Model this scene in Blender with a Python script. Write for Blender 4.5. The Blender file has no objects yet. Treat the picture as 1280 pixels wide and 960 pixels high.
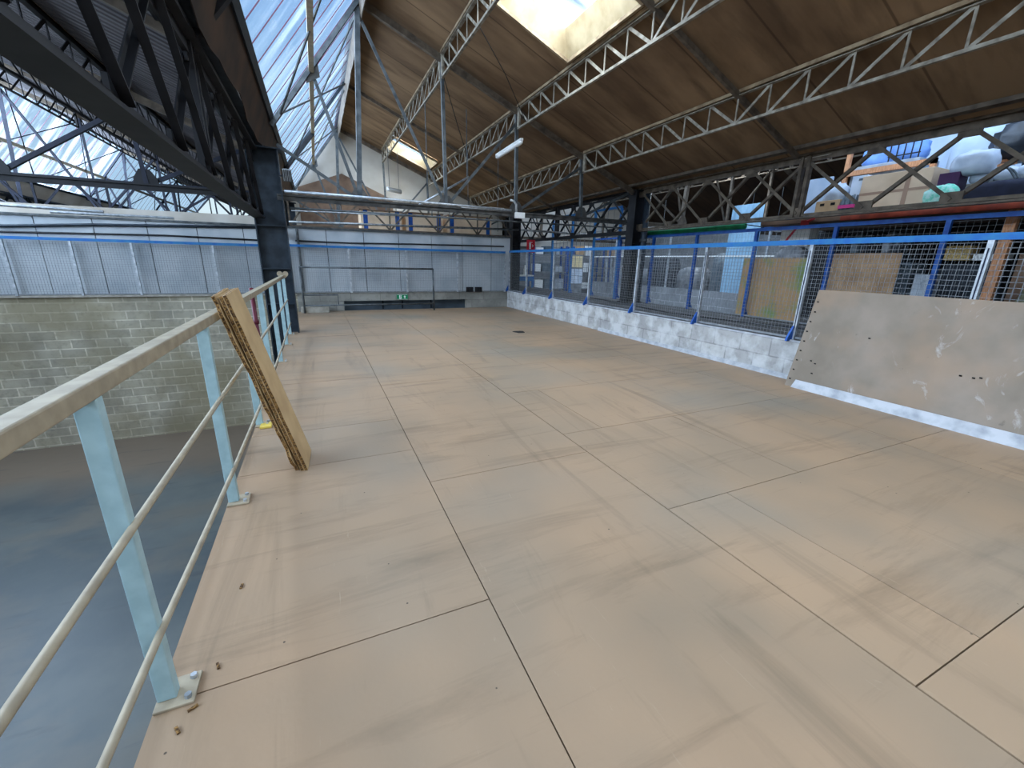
import bpy, math, random
from mathutils import Vector, Matrix, noise
random.seed(7)
S = bpy.context.scene
C = S.collection
V = Vector

# ------------------------------------------------------------------ materials
def lin(c):
    return tuple(((v/255)/12.92 if v/255 <= .04045 else ((v/255+.055)/1.055)**2.4) for v in c)

MATS = {}
def mat(name, rgb, rough=.6, metal=0, var=.12, scale=6, rgb2=None, bump=0, detail=5, fac_lo=.35, fac_hi=.65, spec=.4, stretch=None):
    """two-tone noise material in object/world position space"""
    if name in MATS: return MATS[name]
    m = bpy.data.materials.new(name); m.use_nodes = True
    nt = m.node_tree; N = nt.nodes; L = nt.links
    b = N['Principled BSDF']
    b.inputs['Roughness'].default_value = rough
    b.inputs['Metallic'].default_value = metal
    b.inputs['Specular IOR Level'].default_value = spec
    c1 = lin(rgb); c2 = lin(rgb2) if rgb2 else tuple(max(0, v*(1-var*2)) for v in c1)
    g = N.new('ShaderNodeNewGeometry')
    mp = N.new('ShaderNodeMapping'); L.new(g.outputs['Position'], mp.inputs['Vector'])
    if stretch: mp.inputs['Scale'].default_value = stretch
    nz = N.new('ShaderNodeTexNoise'); nz.inputs['Scale'].default_value = scale; nz.inputs['Detail'].default_value = detail
    L.new(mp.outputs['Vector'], nz.inputs['Vector'])
    r = N.new('ShaderNodeValToRGB')
    r.color_ramp.elements[0].position = fac_lo; r.color_ramp.elements[1].position = fac_hi
    r.color_ramp.elements[0].color = (*c2, 1); r.color_ramp.elements[1].color = (*c1, 1)
    L.new(nz.outputs['Fac'], r.inputs['Fac'])
    L.new(r.outputs['Color'], b.inputs['Base Color'])
    if bump:
        bp = N.new('ShaderNodeBump'); bp.inputs['Strength'].default_value = bump; bp.inputs['Distance'].default_value = .02
        L.new(nz.outputs['Fac'], bp.inputs['Height']); L.new(bp.outputs['Normal'], b.inputs['Normal'])
    MATS[name] = m
    return m

def mixrgb(N, L, a, b, fac, mode='MIX'):
    n = N.new('ShaderNodeMix'); n.data_type = 'RGBA'; n.blend_type = mode
    for i, v in ((6, a), (7, b)):
        if hasattr(v, 'type') and hasattr(v, 'links'): L.new(v, n.inputs[i])
        else: n.inputs[i].default_value = (*v, 1)
    if hasattr(fac, 'links'): L.new(fac, n.inputs[0])
    else: n.inputs[0].default_value = fac
    return n.outputs[2]

def noise_fac(N, L, vec, scale, lo, hi, detail=4, stretch=None, rough=.55, dist=0):
    if stretch:
        mp = N.new('ShaderNodeMapping'); mp.inputs['Scale'].default_value = stretch
        L.new(vec, mp.inputs['Vector']); vec = mp.outputs['Vector']
    n = N.new('ShaderNodeTexNoise'); n.inputs['Scale'].default_value = scale; n.inputs['Detail'].default_value = detail
    n.inputs['Roughness'].default_value = rough; n.inputs['Distortion'].default_value = dist
    L.new(vec, n.inputs['Vector'])
    r = N.new('ShaderNodeMapRange'); r.inputs['From Min'].default_value = lo; r.inputs['From Max'].default_value = hi
    L.new(n.outputs['Fac'], r.inputs['Value'])
    return r.outputs['Result']

def newmat(name):
    m = bpy.data.materials.new(name); m.use_nodes = True
    nt = m.node_tree
    return m, nt.nodes, nt.links, nt.nodes['Principled BSDF']

def deck_material():
    m, N, L, b = newmat('deck_chipboard')
    g = N.new('ShaderNodeNewGeometry'); P = g.outputs['Position']
    col = mixrgb(N, L, lin((150, 124, 98)), lin((133, 114, 93)), noise_fac(N, L, P, .7, .4, .62, 3))
    # per-board tone
    vr = N.new('ShaderNodeAttribute'); vr.attribute_name = 'tone'
    col = mixrgb(N, L, col, lin((158, 130, 102)), vr.outputs['Fac'])
    # scuffs along the boards and across them
    col = mixrgb(N, L, col, lin((86, 70, 54)), mult(N, L, noise_fac(N, L, P, .9, .52, .72, 7, (.55, 4.5, 1), .68, .5), .5))
    col = mixrgb(N, L, col, lin((88, 74, 58)), mult(N, L, noise_fac(N, L, P, 1.1, .56, .76, 6, (3.2, .4, 1), .65, .8), .5))
    # grey trodden haze
    col = mixrgb(N, L, col, lin((121, 115, 103)), mult(N, L, noise_fac(N, L, P, .45, .48, .68, 2), .6))
    # pale scrape marks
    col = mixrgb(N, L, col, lin((166, 148, 124)), mult(N, L, noise_fac(N, L, P, 2.2, .64, .74, 8, (6, .8, 1), .7, 1.5), .5))
    # fine specks
    sp = N.new('ShaderNodeTexVoronoi'); sp.inputs['Scale'].default_value = 5.5; L.new(P, sp.inputs['Vector'])
    r = N.new('ShaderNodeMapRange'); r.inputs['From Min'].default_value = .032; r.inputs['From Max'].default_value = .022
    L.new(sp.outputs['Distance'], r.inputs['Value'])
    col = mixrgb(N, L, col, lin((48, 40, 33)), mult(N, L, r.outputs['Result'], .85))
    L.new(col, b.inputs['Base Color'])
    b.inputs['Roughness'].default_value = .55; b.inputs['Specular IOR Level'].default_value = .25
    n = N.new('ShaderNodeTexNoise'); n.inputs['Scale'].default_value = 40; L.new(P, n.inputs['Vector'])
    bp = N.new('ShaderNodeBump'); bp.inputs['Strength'].default_value = .08; bp.inputs['Distance'].default_value = .01
    L.new(n.outputs['Fac'], bp.inputs['Height']); L.new(bp.outputs['Normal'], b.inputs['Normal'])
    return m

def mult(N, L, v, k):
    n = N.new('ShaderNodeMath'); n.operation = 'MULTIPLY'; L.new(v, n.inputs[0]); n.inputs[1].default_value = k
    n.use_clamp = True
    return n.outputs[0]

def block_material(name, c1, c2, mortar, bw=.5, bh=.235, msize=.012, axis='X', smear=None, z0=0, grime=None):
    m, N, L, b = newmat(name)
    g = N.new('ShaderNodeNewGeometry')
    sx = N.new('ShaderNodeSeparateXYZ'); L.new(g.outputs['Position'], sx.inputs[0])
    cx = N.new('ShaderNodeCombineXYZ'); L.new(sx.outputs[0 if axis == 'X' else 1], cx.inputs[0])
    ad = N.new('ShaderNodeMath'); ad.operation = 'ADD'; ad.inputs[1].default_value = -z0; L.new(sx.outputs[2], ad.inputs[0])
    L.new(ad.outputs[0], cx.inputs[1])
    bt = N.new('ShaderNodeTexBrick'); L.new(cx.outputs[0], bt.inputs['Vector'])
    bt.inputs['Scale'].default_value = 1; bt.inputs['Brick Width'].default_value = bw; bt.inputs['Row Height'].default_value = bh
    bt.inputs['Mortar Size'].default_value = msize; bt.inputs['Mortar Smooth'].default_value = .3
    bt.inputs['Color1'].default_value = (*lin(c1), 1); bt.inputs['Color2'].default_value = (*lin(c2), 1); bt.inputs['Mortar'].default_value = (*lin(mortar), 1)
    P = g.outputs['Position']
    col = bt.outputs['Color']
    col = mixrgb(N, L, col, lin(tuple(int(v*.62) for v in c1)), mult(N, L, noise_fac(N, L, P, 1.1, .45, .75, 5), .7))
    col = mixrgb(N, L, col, lin(tuple(int(v*.75) for v in c2)), mult(N, L, noise_fac(N, L, P, 9, .5, .75, 6), .55))
    if smear:
        col = mixrgb(N, L, col, lin(smear), mult(N, L, noise_fac(N, L, P, 3.5, .45, .62, 6), .8))
    if grime:
        col = mixrgb(N, L, col, lin(grime), mult(N, L, noise_fac(N, L, P, .5, .42, .6, 3), .7))
    L.new(col, b.inputs['Base Color']); b.inputs['Roughness'].default_value = .9; b.inputs['Specular IOR Level'].default_value = .15
    n = N.new('ShaderNodeTexNoise'); n.inputs['Scale'].default_value = 22; n.inputs['Detail'].default_value = 6; L.new(P, n.inputs['Vector'])
    mx = N.new('ShaderNodeMath'); mx.operation = 'MULTIPLY_ADD'; L.new(bt.outputs['Fac'], mx.inputs[0]); mx.inputs[1].default_value = -.8
    L.new(n.outputs['Fac'], mx.inputs[2])
    bp = N.new('ShaderNodeBump'); bp.inputs['Strength'].default_value = .5; bp.inputs['Distance'].default_value = .012
    L.new(mx.outputs[0], bp.inputs['Height']); L.new(bp.outputs['Normal'], b.inputs['Normal'])
    return m

def lower_floor_material():
    m, N, L, b = newmat('painted_floor')
    g = N.new('ShaderNodeNewGeometry'); P = g.outputs['Position']
    col = mixrgb(N, L, lin((86, 90, 87)), lin((66, 73, 75)), noise_fac(N, L, P, .5, .4, .62, 4))
    col = mixrgb(N, L, col, lin((92, 88, 80)), mult(N, L, noise_fac(N, L, P, .55, .52, .66, 5, (1, 1.4, 1)), .75))
    sx = N.new('ShaderNodeSeparateXYZ'); L.new(P, sx.inputs[0])
    nz = N.new('ShaderNodeTexNoise'); nz.inputs['Scale'].default_value = .8; L.new(P, nz.inputs['Vector'])
    ma = N.new('ShaderNodeMath'); ma.operation = 'MULTIPLY_ADD'; L.new(nz.outputs['Fac'], ma.inputs[0]); ma.inputs[1].default_value = 1.4; L.new(sx.outputs[1], ma.inputs[2])
    r = N.new('ShaderNodeMapRange'); r.inputs['From Min'].default_value = 11.6; r.inputs['From Max'].default_value = 13.2; L.new(ma.outputs[0], r.inputs['Value'])
    col = mixrgb(N, L, col, lin((112, 96, 80)), mult(N, L, r.outputs['Result'], .8))
    col = mixrgb(N, L, col, lin((48, 52, 56)), mult(N, L, noise_fac(N, L, P, 2, .6, .75, 7, (.5, 2.5, 1)), .6))
    L.new(col, b.inputs['Base Color']); b.inputs['Roughness'].default_value = .42; b.inputs['Specular IOR Level'].default_value = .35
    bp = N.new('ShaderNodeBump'); bp.inputs['Strength'].default_value = .15; bp.inputs['Distance'].default_value = .03
    n2 = N.new('ShaderNodeTexNoise'); n2.inputs['Scale'].default_value = 3; n2.inputs['Detail'].default_value = 8; L.new(P, n2.inputs['Vector'])
    L.new(n2.outputs['Fac'], bp.inputs['Height']); L.new(bp.outputs['Normal'], b.inputs['Normal'])
    return m

def roof_material(name, c1, c2, seam, pitch, corr=False):
    """boards running down the slope with seams across Y"""
    m, N, L, b = newmat(name)
    g = N.new('ShaderNodeNewGeometry'); P = g.outputs['Position']
    sx = N.new('ShaderNodeSeparateXYZ'); L.new(P, sx.inputs[0])
    col = mixrgb(N, L, lin(c1), lin(c2), noise_fac(N, L, P, .6, .38, .64, 5, (.5, 1.6, 1)))
    col = mixrgb(N, L, col, lin(tuple(int(v*.6) for v in c2)), mult(N, L, noise_fac(N, L, P, 1.2, .5, .74, 6, (.45, 3, 1)), .6))
    w = N.new('ShaderNodeMath'); w.operation = 'PINGPONG'; w.inputs[1].default_value = pitch/2; L.new(sx.outputs[1], w.inputs[0])
    r = N.new('ShaderNodeMapRange'); r.inputs['From Min'].default_value = .022; r.inputs['From Max'].default_value = .010; L.new(w.outputs[0], r.inputs['Value'])
    if not corr:
        col = mixrgb(N, L, col, lin(seam), mult(N, L, r.outputs['Result'], .6))
    L.new(col, b.inputs['Base Color']); b.inputs['Roughness'].default_value = .85; b.inputs['Specular IOR Level'].default_value = .15
    if corr:
        s = N.new('ShaderNodeMath'); s.operation = 'SINE'; k = N.new('ShaderNodeMath'); k.operation = 'MULTIPLY'; k.inputs[1].default_value = 2*math.pi/.16
        L.new(sx.outputs[1], k.inputs[0]); L.new(k.outputs[0], s.inputs[0])
        bp = N.new('ShaderNodeBump'); bp.inputs['Strength'].default_value = 1; bp.inputs['Distance'].default_value = .03
        L.new(s.outputs[0], bp.inputs['Height']); L.new(bp.outputs['Normal'], b.inputs['Normal'])
    return m

def glass_material():
    m = bpy.data.materials.new('roof_glazing'); m.use_nodes = True
    nt = m.node_tree; N = nt.nodes; L = nt.links; N.clear()
    out = N.new('ShaderNodeOutputMaterial')
    g = N.new('ShaderNodeNewGeometry')
    f = noise_fac(N, L, g.outputs['Position'], .9, .45, .75, 6, (.25, 2.2, .25), .6, .3)
    t = N.new('ShaderNodeBsdfTransparent'); t.inputs[0].default_value = (.80, .88, .97, 1)
    d = N.new('ShaderNodeBsdfTranslucent'); d.inputs[0].default_value = (.85, .9, .95, 1)
    mx = N.new('ShaderNodeMixShader'); L.new(mult(N, L, f, .10), mx.inputs[0]); L.new(t.outputs[0], mx.inputs[1]); L.new(d.outputs[0], mx.inputs[2])
    gl = N.new('ShaderNodeBsdfGlossy'); gl.inputs['Roughness'].default_value = .05
    m2 = N.new('ShaderNodeMixShader'); m2.inputs[0].default_value = .04; L.new(mx.outputs[0], m2.inputs[1]); L.new(gl.outputs[0], m2.inputs[2])
    L.new(m2.outputs[0], out.inputs[0])
    return m

M_deck = deck_material()
M_low = lower_floor_material()
M_wallblock = block_material('grey_blockwork', (178, 170, 150), (158, 152, 136), (206, 196, 176), grime=(128, 118, 92), z0=-3.4, msize=.018)
M_lowblock = block_material('pale_blockwork', (172, 169, 164), (160, 158, 155), (136, 134, 132), axis='Y', smear=(190, 189, 187), bw=.52, bh=.28, z0=0)
M_ledge = block_material('ledge_concrete', (150, 148, 140), (138, 136, 128), (128, 126, 118), bw=.9, bh=.285)
M_farblock = block_material('far_blockwork', (150, 152, 154), (138, 140, 142), (176, 178, 180), axis='Y', bw=.52, bh=.28)
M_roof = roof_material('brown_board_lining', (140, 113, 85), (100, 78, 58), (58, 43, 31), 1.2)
M_roofL = roof_material('grey_corrugated_sheet', (108, 103, 106), (78, 74, 78), (40, 40, 40), .6, True)
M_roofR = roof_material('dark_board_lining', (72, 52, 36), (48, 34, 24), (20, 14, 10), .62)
M_glass = glass_material()
M_cream = mat('lattice_paint', (160, 153, 138), .6, .05, .15, 9, (108, 98, 84))
M_timber = mat('wall_plate_timber', (170, 150, 120), .8, 0, .2, 5, (120, 100, 76))
M_dark = mat('dark_blue_steel', (48, 58, 68), .5, .3, .2, 5, (30, 38, 46))
M_black = mat('black_and_dimmed_steel', (32, 32, 36), .6, .2, .2, 5, (18, 18, 22))  # black steel; also puts the dimness of shaded girders into the colour
M_bay = mat('silhouette_steel', (34, 40, 58), .6, .2, .2, 5, (22, 26, 40))  # left bay steel: its backlit silhouette is put into the colour
M_grey = mat('dusty_grey_steel', (94, 98, 99), .55, .3, .2, 7, (60, 65, 68))
M_tie = mat('grimy_tie_steel', (88, 86, 82), .6, .2, .2, 6, (52, 52, 52))
M_brownsteel = mat('brown_grey_steel', (112, 100, 86), .65, .3, .2, 7, (78, 68, 58))
M_pipe = mat('galvanised_pipe', (150, 152, 150), .4, .6, .2, 9, (98, 100, 102))
M_cable = mat('black_cable', (26, 28, 32), .5, 0, .2, 9)
M_rail = mat('dusty_rail_paint', (166, 153, 130), .6, .05, .15, 14, (146, 134, 114), spec=.3)
M_post = mat('pale_blue_paint', (164, 192, 197), .5, 0, .06, 14, (148, 176, 182))
M_blue = mat('bright_blue_paint', (44, 116, 166), .45, .1, .1, 8, (26, 96, 166))
M_blue2 = mat('deep_blue_paint', (30, 88, 160), .45, .1, .1, 8, (16, 62, 134))
M_galv = mat('galvanised_post', (196, 200, 204), .4, .5, .1, 12, (150, 156, 162))
M_wire = mat('mesh_wire', (142, 144, 146), .5, .3, .1, 12, (112, 116, 120))
M_panelwhite = mat('white_blue_cladding', (184, 189, 192), .6, 0, .1, 1.4, (154, 163, 170), fac_lo=.3, fac_hi=.6)
M_gable = mat('pale_gable_board', (206, 200, 190), .8, 0, .1, 1, (182, 172, 158))
M_brownboard = mat('gable_brown_board', (132, 106, 86), .85, 0, .15, 2, (98, 76, 62))
def ply_material():
    m, N, L, b = newmat('worn_plywood_face')
    g = N.new('ShaderNodeNewGeometry'); P = g.outputs['Position']
    col = mixrgb(N, L, lin((136, 122, 108)), lin((118, 106, 92)), noise_fac(N, L, P, 1.6, .38, .62, 8))
    col = mixrgb(N, L, col, lin((150, 124, 100)), mult(N, L, noise_fac(N, L, P, 1.1, .5, .7, 3), .6))
    col = mixrgb(N, L, col, lin((182, 178, 172)), mult(N, L, noise_fac(N, L, P, 3.2, .6, .74, 8, (1, 1.6, .8), .65, 1.2), .75))
    col = mixrgb(N, L, col, lin((74, 66, 58)), mult(N, L, noise_fac(N, L, P, 7, .68, .76, 6), .6))
    L.new(col, b.inputs['Base Color']); b.inputs['Roughness'].default_value = .6; b.inputs['Specular IOR Level'].default_value = .25
    return m
M_ply = ply_material()
M_chip_edge = mat('raw_chipboard_edge', (150, 112, 62), .9, 0, .3, 90, (70, 46, 22), bump=.6, fac_lo=.42, fac_hi=.58)
M_chip_face = mat('chipboard_face', (196, 166, 122), .6, 0, .06, 5, (178, 148, 106))
M_whitestrip = mat('white_plastic_strip', (180, 181, 184), .5, 0, .1, 7, (142, 145, 150), fac_lo=.3, fac_hi=.6)
M_walk = mat('dark_gravel_walkway', (98, 98, 98), .9, 0, .25, 30, (62, 62, 64), bump=.4)
M_dirt = mat('dark_concrete', (92, 90, 86), .9, 0, .2, 2, (66, 64, 62))
M_hole = mat('hole_black', (10, 8, 8), .9)
M_hatch = mat('blue_grey_shutter', (84, 98, 112), .55, 0, .1, 3, (68, 80, 92))
M_white = mat('white_enamel', (236, 236, 232), .4, 0, .03, 6)
M_redpipe = mat('dark_red_paint', (98, 26, 42), .5, 0, .15, 9)
M_greensign = mat('exit_sign_green', (14, 132, 84), .45, 0, .03, 6)
M_redsign = mat('sign_red', (206, 38, 54), .45, 0, .03, 6)
M_orange = mat('orange_steel', (190, 82, 54), .6, .1, .15, 6, (140, 58, 42))
M_green = mat('green_plastic_tube', (26, 146, 92), .45, 0, .1, 6, (18, 112, 72))
M_card = mat('cardboard', (196, 164, 126), .8, 0, .08, 5, (176, 144, 108))
M_cardpale = mat('pale_cardboard', (226, 200, 170), .75, 0, .06, 3, (208, 180, 150))
M_tape = mat('parcel_tape', (170, 136, 112), .4, 0, .05, 6)
M_wood = mat('orange_timber', (206, 148, 106), .7, 0, .15, 9, (170, 116, 78), stretch=(1, 6, 1))
M_bag = mat('pale_plastic_bag', (206, 216, 228), .35, 0, .08, 4, (172, 186, 204))
M_sheet = mat('dust_sheet', (182, 196, 212), .7, 0, .06, 2, (156, 174, 196))
M_bedding = mat('blue_bedding', (132, 172, 232), .8, 0, .1, 5, (104, 144, 214))
M_bin = mat('black_bag', (58, 64, 72), .35, 0, .2, 6, (30, 34, 40))
M_navy = mat('navy_fabric', (28, 34, 60), .7, 0, .2, 6, (18, 22, 42))
M_purple = mat('purple_card', (66, 26, 72), .6, 0, .1, 6)
M_mint = mat('mint_fabric', (96, 206, 176), .7, 0, .15, 18, (196, 232, 224))
M_pink = mat('pink_band', (218, 62, 140), .5, 0, .05, 6)
M_greybag = mat('grey_sack', (150, 152, 156), .6, 0, .12, 5, (112, 116, 122))
M_darkfab = mat('charcoal_upholstery', (52, 58, 66), .8, 0, .2, 6, (36, 40, 48))
M_slate = mat('slate_plastic', (96, 108, 116), .5, 0, .15, 5, (70, 82, 90))
M_ltgrey = mat('light_grey_plastic', (168, 176, 184), .5, 0, .1, 5, (142, 150, 158))
M_corr = mat('pale_blue_sheet_metal', (158, 196, 218), .5, .1, .08, 2, (136, 172, 196))
M_osb = mat('stained_hardboard', (182, 146, 108), .75, 0, .12, 3, (150, 116, 82))
M_mould = mat('stained_board_green', (176, 140, 98), .75, 0, .15, 2.2, (124, 140, 84), fac_lo=.32, fac_hi=.5)
M_lamp = mat('lamp_diffuser', (240, 240, 236), .35, 0, .02, 6)
M_floordark = mat('black_gap', (38, 30, 24), .9, 0, .1, 6)
M_gutter = mat('brown_gutter_board', (70, 50, 34), .8, 0, .2, 2, (40, 29, 22))
M_treadgrey = mat('concrete_block', (168, 162, 150), .9, 0, .12, 6, (140, 134, 122))
M_cream2 = mat('skylight_upstand', (200, 184, 150), .7, 0, .06, 3, (172, 152, 118))
M_racks = mat('rack_grey', (138, 142, 146), .6, .2, .2, 4, (98, 102, 106))
M_rustred = mat('rust_red_clamp', (168, 44, 44), .6, .1, .1, 6)

# ------------------------------------------------------------------ mesh builder
class MB:
    def __init__(s): s.v = []; s.f = []
    def box(s, c, d, R=None):
        x, y, z = d[0]/2, d[1]/2, d[2]/2
        b = len(s.v); c = V(c)
        for p in ((-x,-y,-z),(x,-y,-z),(x,y,-z),(-x,y,-z),(-x,-y,z),(x,-y,z),(x,y,z),(-x,y,z)):
            p = V(p)
            if R is not None: p = R @ p
            s.v.append(c+p)
        s.f += [tuple(b+i for i in q) for q in ((0,3,2,1),(4,5,6,7),(0,1,5,4),(1,2,6,5),(2,3,7,6),(3,0,4,7))]
        return s
    def mm(s, lo, hi):
        lo = V(lo); hi = V(hi)
        return s.box((lo+hi)/2, hi-lo)
    def bar(s, p, q, w, h=None, up=(0, 0, 1)):
        """rectangular bar; w across, h along up"""
        p = V(p); q = V(q); h = w if h is None else h
        a = (q-p); l = a.length; a.normalize(); up = V(up)
        if abs(a.dot(up)) > .999: up = V((0, 1, 0))
        x = a.cross(up).normalized(); u = x.cross(a).normalized()
        R = Matrix((x, a, u)).transposed()
        return s.box((p+q)/2, (w, l, h), R)
    def angle(s, p, q, w, t=.008, up=(0, 0, 1)):
        """L section"""
        p = V(p); q = V(q); a = (q-p).normalized(); up = V(up)
        if abs(a.dot(up)) > .999: up = V((0, 1, 0))
        x = a.cross(up).normalized(); u = x.cross(a).normalized()
        s.bar(p, q, w, t, up); o = x*(w/2-t/2)+u*(w/2)
        s.bar(p+o, q+o, t, w, up); return s
    def tube(s, pts, r, n=8, cap=True):
        pts = [V(p) for p in pts]; rings = []
        for i, p in enumerate(pts):
            a = (pts[min(i+1, len(pts)-1)]-pts[max(i-1, 0)]).normalized()
            up = V((0, 0, 1)) if abs(a.z) < .9 else V((1, 0, 0))
            x = a.cross(up).normalized(); u = x.cross(a)
            rr = r[i] if isinstance(r, (list, tuple)) else r
            b = len(s.v)
            for k in range(n):
                t = 2*math.pi*k/n
                s.v.append(p+x*math.cos(t)*rr+u*math.sin(t)*rr)
            rings.append(b)
        for a, b in zip(rings, rings[1:]):
            for k in range(n):
                s.f.append((a+k, a+(k+1) % n, b+(k+1) % n, b+k))
        if cap:
            s.f.append(tuple(rings[0]+k for k in reversed(range(n)))); s.f.append(tuple(rings[-1]+k for k in range(n)))
        return s
    def prism(s, poly, off):
        """poly: 3D points, extruded by vector off"""
        n = len(poly); b = len(s.v); off = V(off)
        s.v += [V(p) for p in poly]+[V(p)+off for p in poly]
        s.f.append(tuple(b+i for i in reversed(range(n)))); s.f.append(tuple(b+n+i for i in range(n)))
        for i in range(n):
            j = (i+1) % n; s.f.append((b+i, b+j, b+n+j, b+n+i))
        return s
    def quadslab(s, pts, th):
        """4 points, thickened along the normal"""
        p = [V(q) for q in pts]; n = (p[1]-p[0]).cross(p[3]-p[0]).normalized()*th
        return s.prism(p, n)
    def blob(s, c, d, seed=0, amp=.18, fr=2.2, nu=20, nv=12, flat=True, sq=2.6):
        c = V(c); b = len(s.v); rng = V((seed*7.3, seed*3.1, seed*1.7))
        for i in range(nv+1):
            t = math.pi*i/nv
            for k in range(nu):
                a = 2*math.pi*k/nu
                n = V((math.sin(t)*math.cos(a), math.sin(t)*math.sin(a), math.cos(t)))
                L = (abs(n.x)**sq+abs(n.y)**sq+abs(n.z)**sq)**(-1/sq)
                p = n*L*(1+amp*noise.noise(n*fr+rng)+amp*.5*noise.noise(n*fr*2.7+rng))
                p = V((p.x*d[0]/2, p.y*d[1]/2, p.z*d[2]/2))
                if flat and p.z < -d[2]*.42: p.z = -d[2]*.42
                s.v.append(c+p+V((0, 0, -d[2]*.08 if flat else 0)))
        for i in range(nv):
            for k in range(nu):
                s.f.append((b+i*nu+k, b+(i+1)*nu+k, b+(i+1)*nu+(k+1) % nu, b+i*nu+(k+1) % nu))
        return s
    def mesh(s, name, m, smooth=False, origin=None):
        me = bpy.data.meshes.new(name)
        o = V(origin) if origin is not None else V((0, 0, 0))
        me.from_pydata([tuple(p-o) for p in s.v], [], s.f); me.update()
        me.materials.append(m)
        if smooth:
            for p in me.polygons: p.use_smooth = True
        return me
    def obj(s, name, m, parent=None, smooth=False, bevel=0, origin=None, segs=2):
        """world-coordinate verts; origin = where to put the object origin"""
        if origin is None:
            xs = [p.x for p in s.v]; ys = [p.y for p in s.v]; zs = [p.z for p in s.v]
            origin = V(((min(xs)+max(xs))/2, (min(ys)+max(ys))/2, min(zs)))
        origin = V(origin)
        o = bpy.data.objects.new(name, s.mesh(name, m, smooth, origin)); C.objects.link(o)
        o.location = origin
        if parent is not None:
            o.parent = parent; o.location = origin-parent_world(parent)
        if bevel:
            b = o.modifiers.new('bevel', 'BEVEL'); b.width = bevel; b.segments = segs; b.limit_method = 'ANGLE'
        return o

def parent_world(o):
    w = V(o.location)
    while o.parent is not None:
        o = o.parent; w = w+V(o.location)
    return w

def tag(o, label, cat, group=None, kind=None):
    o['label'] = label; o['category'] = cat
    if group: o['group'] = group
    if kind: o['kind'] = kind
    return o
def thing(name, loc, label, cat, group=None):
    o = bpy.data.objects.new(name, None); C.objects.link(o); o.location = loc; o.empty_display_size = .2
    return tag(o, label, cat, group, 'thing')
def struct(o): o['kind'] = 'structure'; return o
def copy_tree(o, parent=None):
    c = o.copy(); C.objects.link(c)
    if parent is not None: c.parent = parent
    for ch in [q for q in o.children]: copy_tree(ch, c)
    return c

# ------------------------------------------------------------------ building geometry numbers
BAY = 9.45
YF = [-8.16, 1.12, 10.4, 19.68]           # main frames
YM = [-3.52, 5.76, 15.04]                 # mid rafters
YG = 20.2                                 # gable
YL = 48.0                                 # far end of the left bay
Y0 = -6.0
RX, RZ = 1.24, 6.60                       # ridge
VX, VZ = 8.55, 3.66                       # valley (east end of the slope)
GX, GZ = -.55, 4.22                       # glazing sill
YEND = {-1: YL, 0: YG, 1: YG}
def roofz(x): return RZ+(x-RX)*(VZ-RZ)/(VX-RX)

# ------------------------------------------------------------------ floor (deck)
me_v = MB(); tones = []
def sheet(x0, x1, y0, y1):
    g = .003
    me_v.mm((x0+(.007 if x0 == XS2 else g), y0+g, -.022), (x1-g, y1-g, 0)); tones.append(random.random()*.5)
XL, XS1, XS2, XR = -.70, .62, 2.03, 6.33
ys = [-3, -.3, 1.56, 3.4, 4.2, 5.96, 7.8, 9.64, 11.48, 13.32, 14.4]
for a, b in zip(ys, ys[1:]): sheet(XL, XS1, a, b)
ys = [-3, .1, 2.79, 5.5, 8.2, 10.9, 13.6, 14.4]
for a, b in zip(ys, ys[1:]): sheet(XS1, XS2, a, b)
rows = [(-3, .47, [3.4, 5.0]), (.47, 1.82, [2.6, 5.0]), (1.82, 3.21, [3.44, 5.07]), (3.21, 4.60, [2.49, 5.3]), (4.6, 5.96, [3.3, 4.9]),
        (5.96, 7.3, [2.9, 4.4]), (7.3, 8.7, [3.5, 5.2]), (8.7, 10.1, [2.7, 4.5]), (10.1, 11.5, [3.3, 5.0]), (11.5, 12.9, [2.9, 4.6]), (12.9, 14.4, [3.4, 5.1])]
for a, b, sp in rows:
    xs = [XS2]+sp+[XR]
    for p, q in zip(xs, xs[1:]): sheet(p, q, a, b)
floor = me_v.obj('floor', M_deck, origin=(0, 0, 0)); struct(floor)
at = floor.data.attributes.new('tone', 'FLOAT', 'FACE')
at.data.foreach_set('value', [t for t in tones for _ in range(6)])
sub = MB().mm((XL, -3, -.25), (XR, 14.4, -.024)).obj('floor_joists', M_floordark, origin=(0, 0, 0)); struct(sub)
struct(MB().mm((-10.4, Y0, -3.6), (-.2, 14.5, -3.45)).obj('floor_lower', M_low))
struct(MB().mm((-.3, Y0, -3.45), (-.1, 14.4, -.25)).obj('wall_under_deck', M_wallblock))
# small hole in the deck
h = MB()
h.prism([V((4.27+.13*math.cos(t)*(1+.2*math.sin(3*t)), 8.95+.2*math.sin(t)*(1+.25*math.cos(2*t)), .001)) for t in [2*math.pi*i/14 for i in range(14)]], (0, 0, .002))
tag(h.obj('floor_scar', M_hole), 'small black ragged hole in the far deck boards', 'hole')

# ------------------------------------------------------------------ walls at the far end
struct(MB().mm((-10.4, 14.4, -3.45), (-.62, 14.6, .5)).obj('wall_back_lower', M_wallblock))
lg = MB().mm((-.62, 14.4, -3.45), (.68, 14.6, .56)).mm((4.75, 14.4, -3.45), (6.5, 14.6, .56)).mm((.68, 14.4, .30), (4.75, 14.6, .56)).mm((.68, 14.4, -3.45), (4.75, 14.6, -.02))
struct(lg.obj('wall_back_ledge', M_ledge))
struct(MB().mm((.6, 14.9, -.4), (4.85, 14.95, .35)).obj('wall_hatch_shutter', M_hatch))
hf = MB()
for x in (1.9, 2.55, 3.55): hf.mm((x, 14.84, -.02), (x+.05, 14.9, .32))
struct(hf.obj('trim_hatch_mullions', M_dark))
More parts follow.
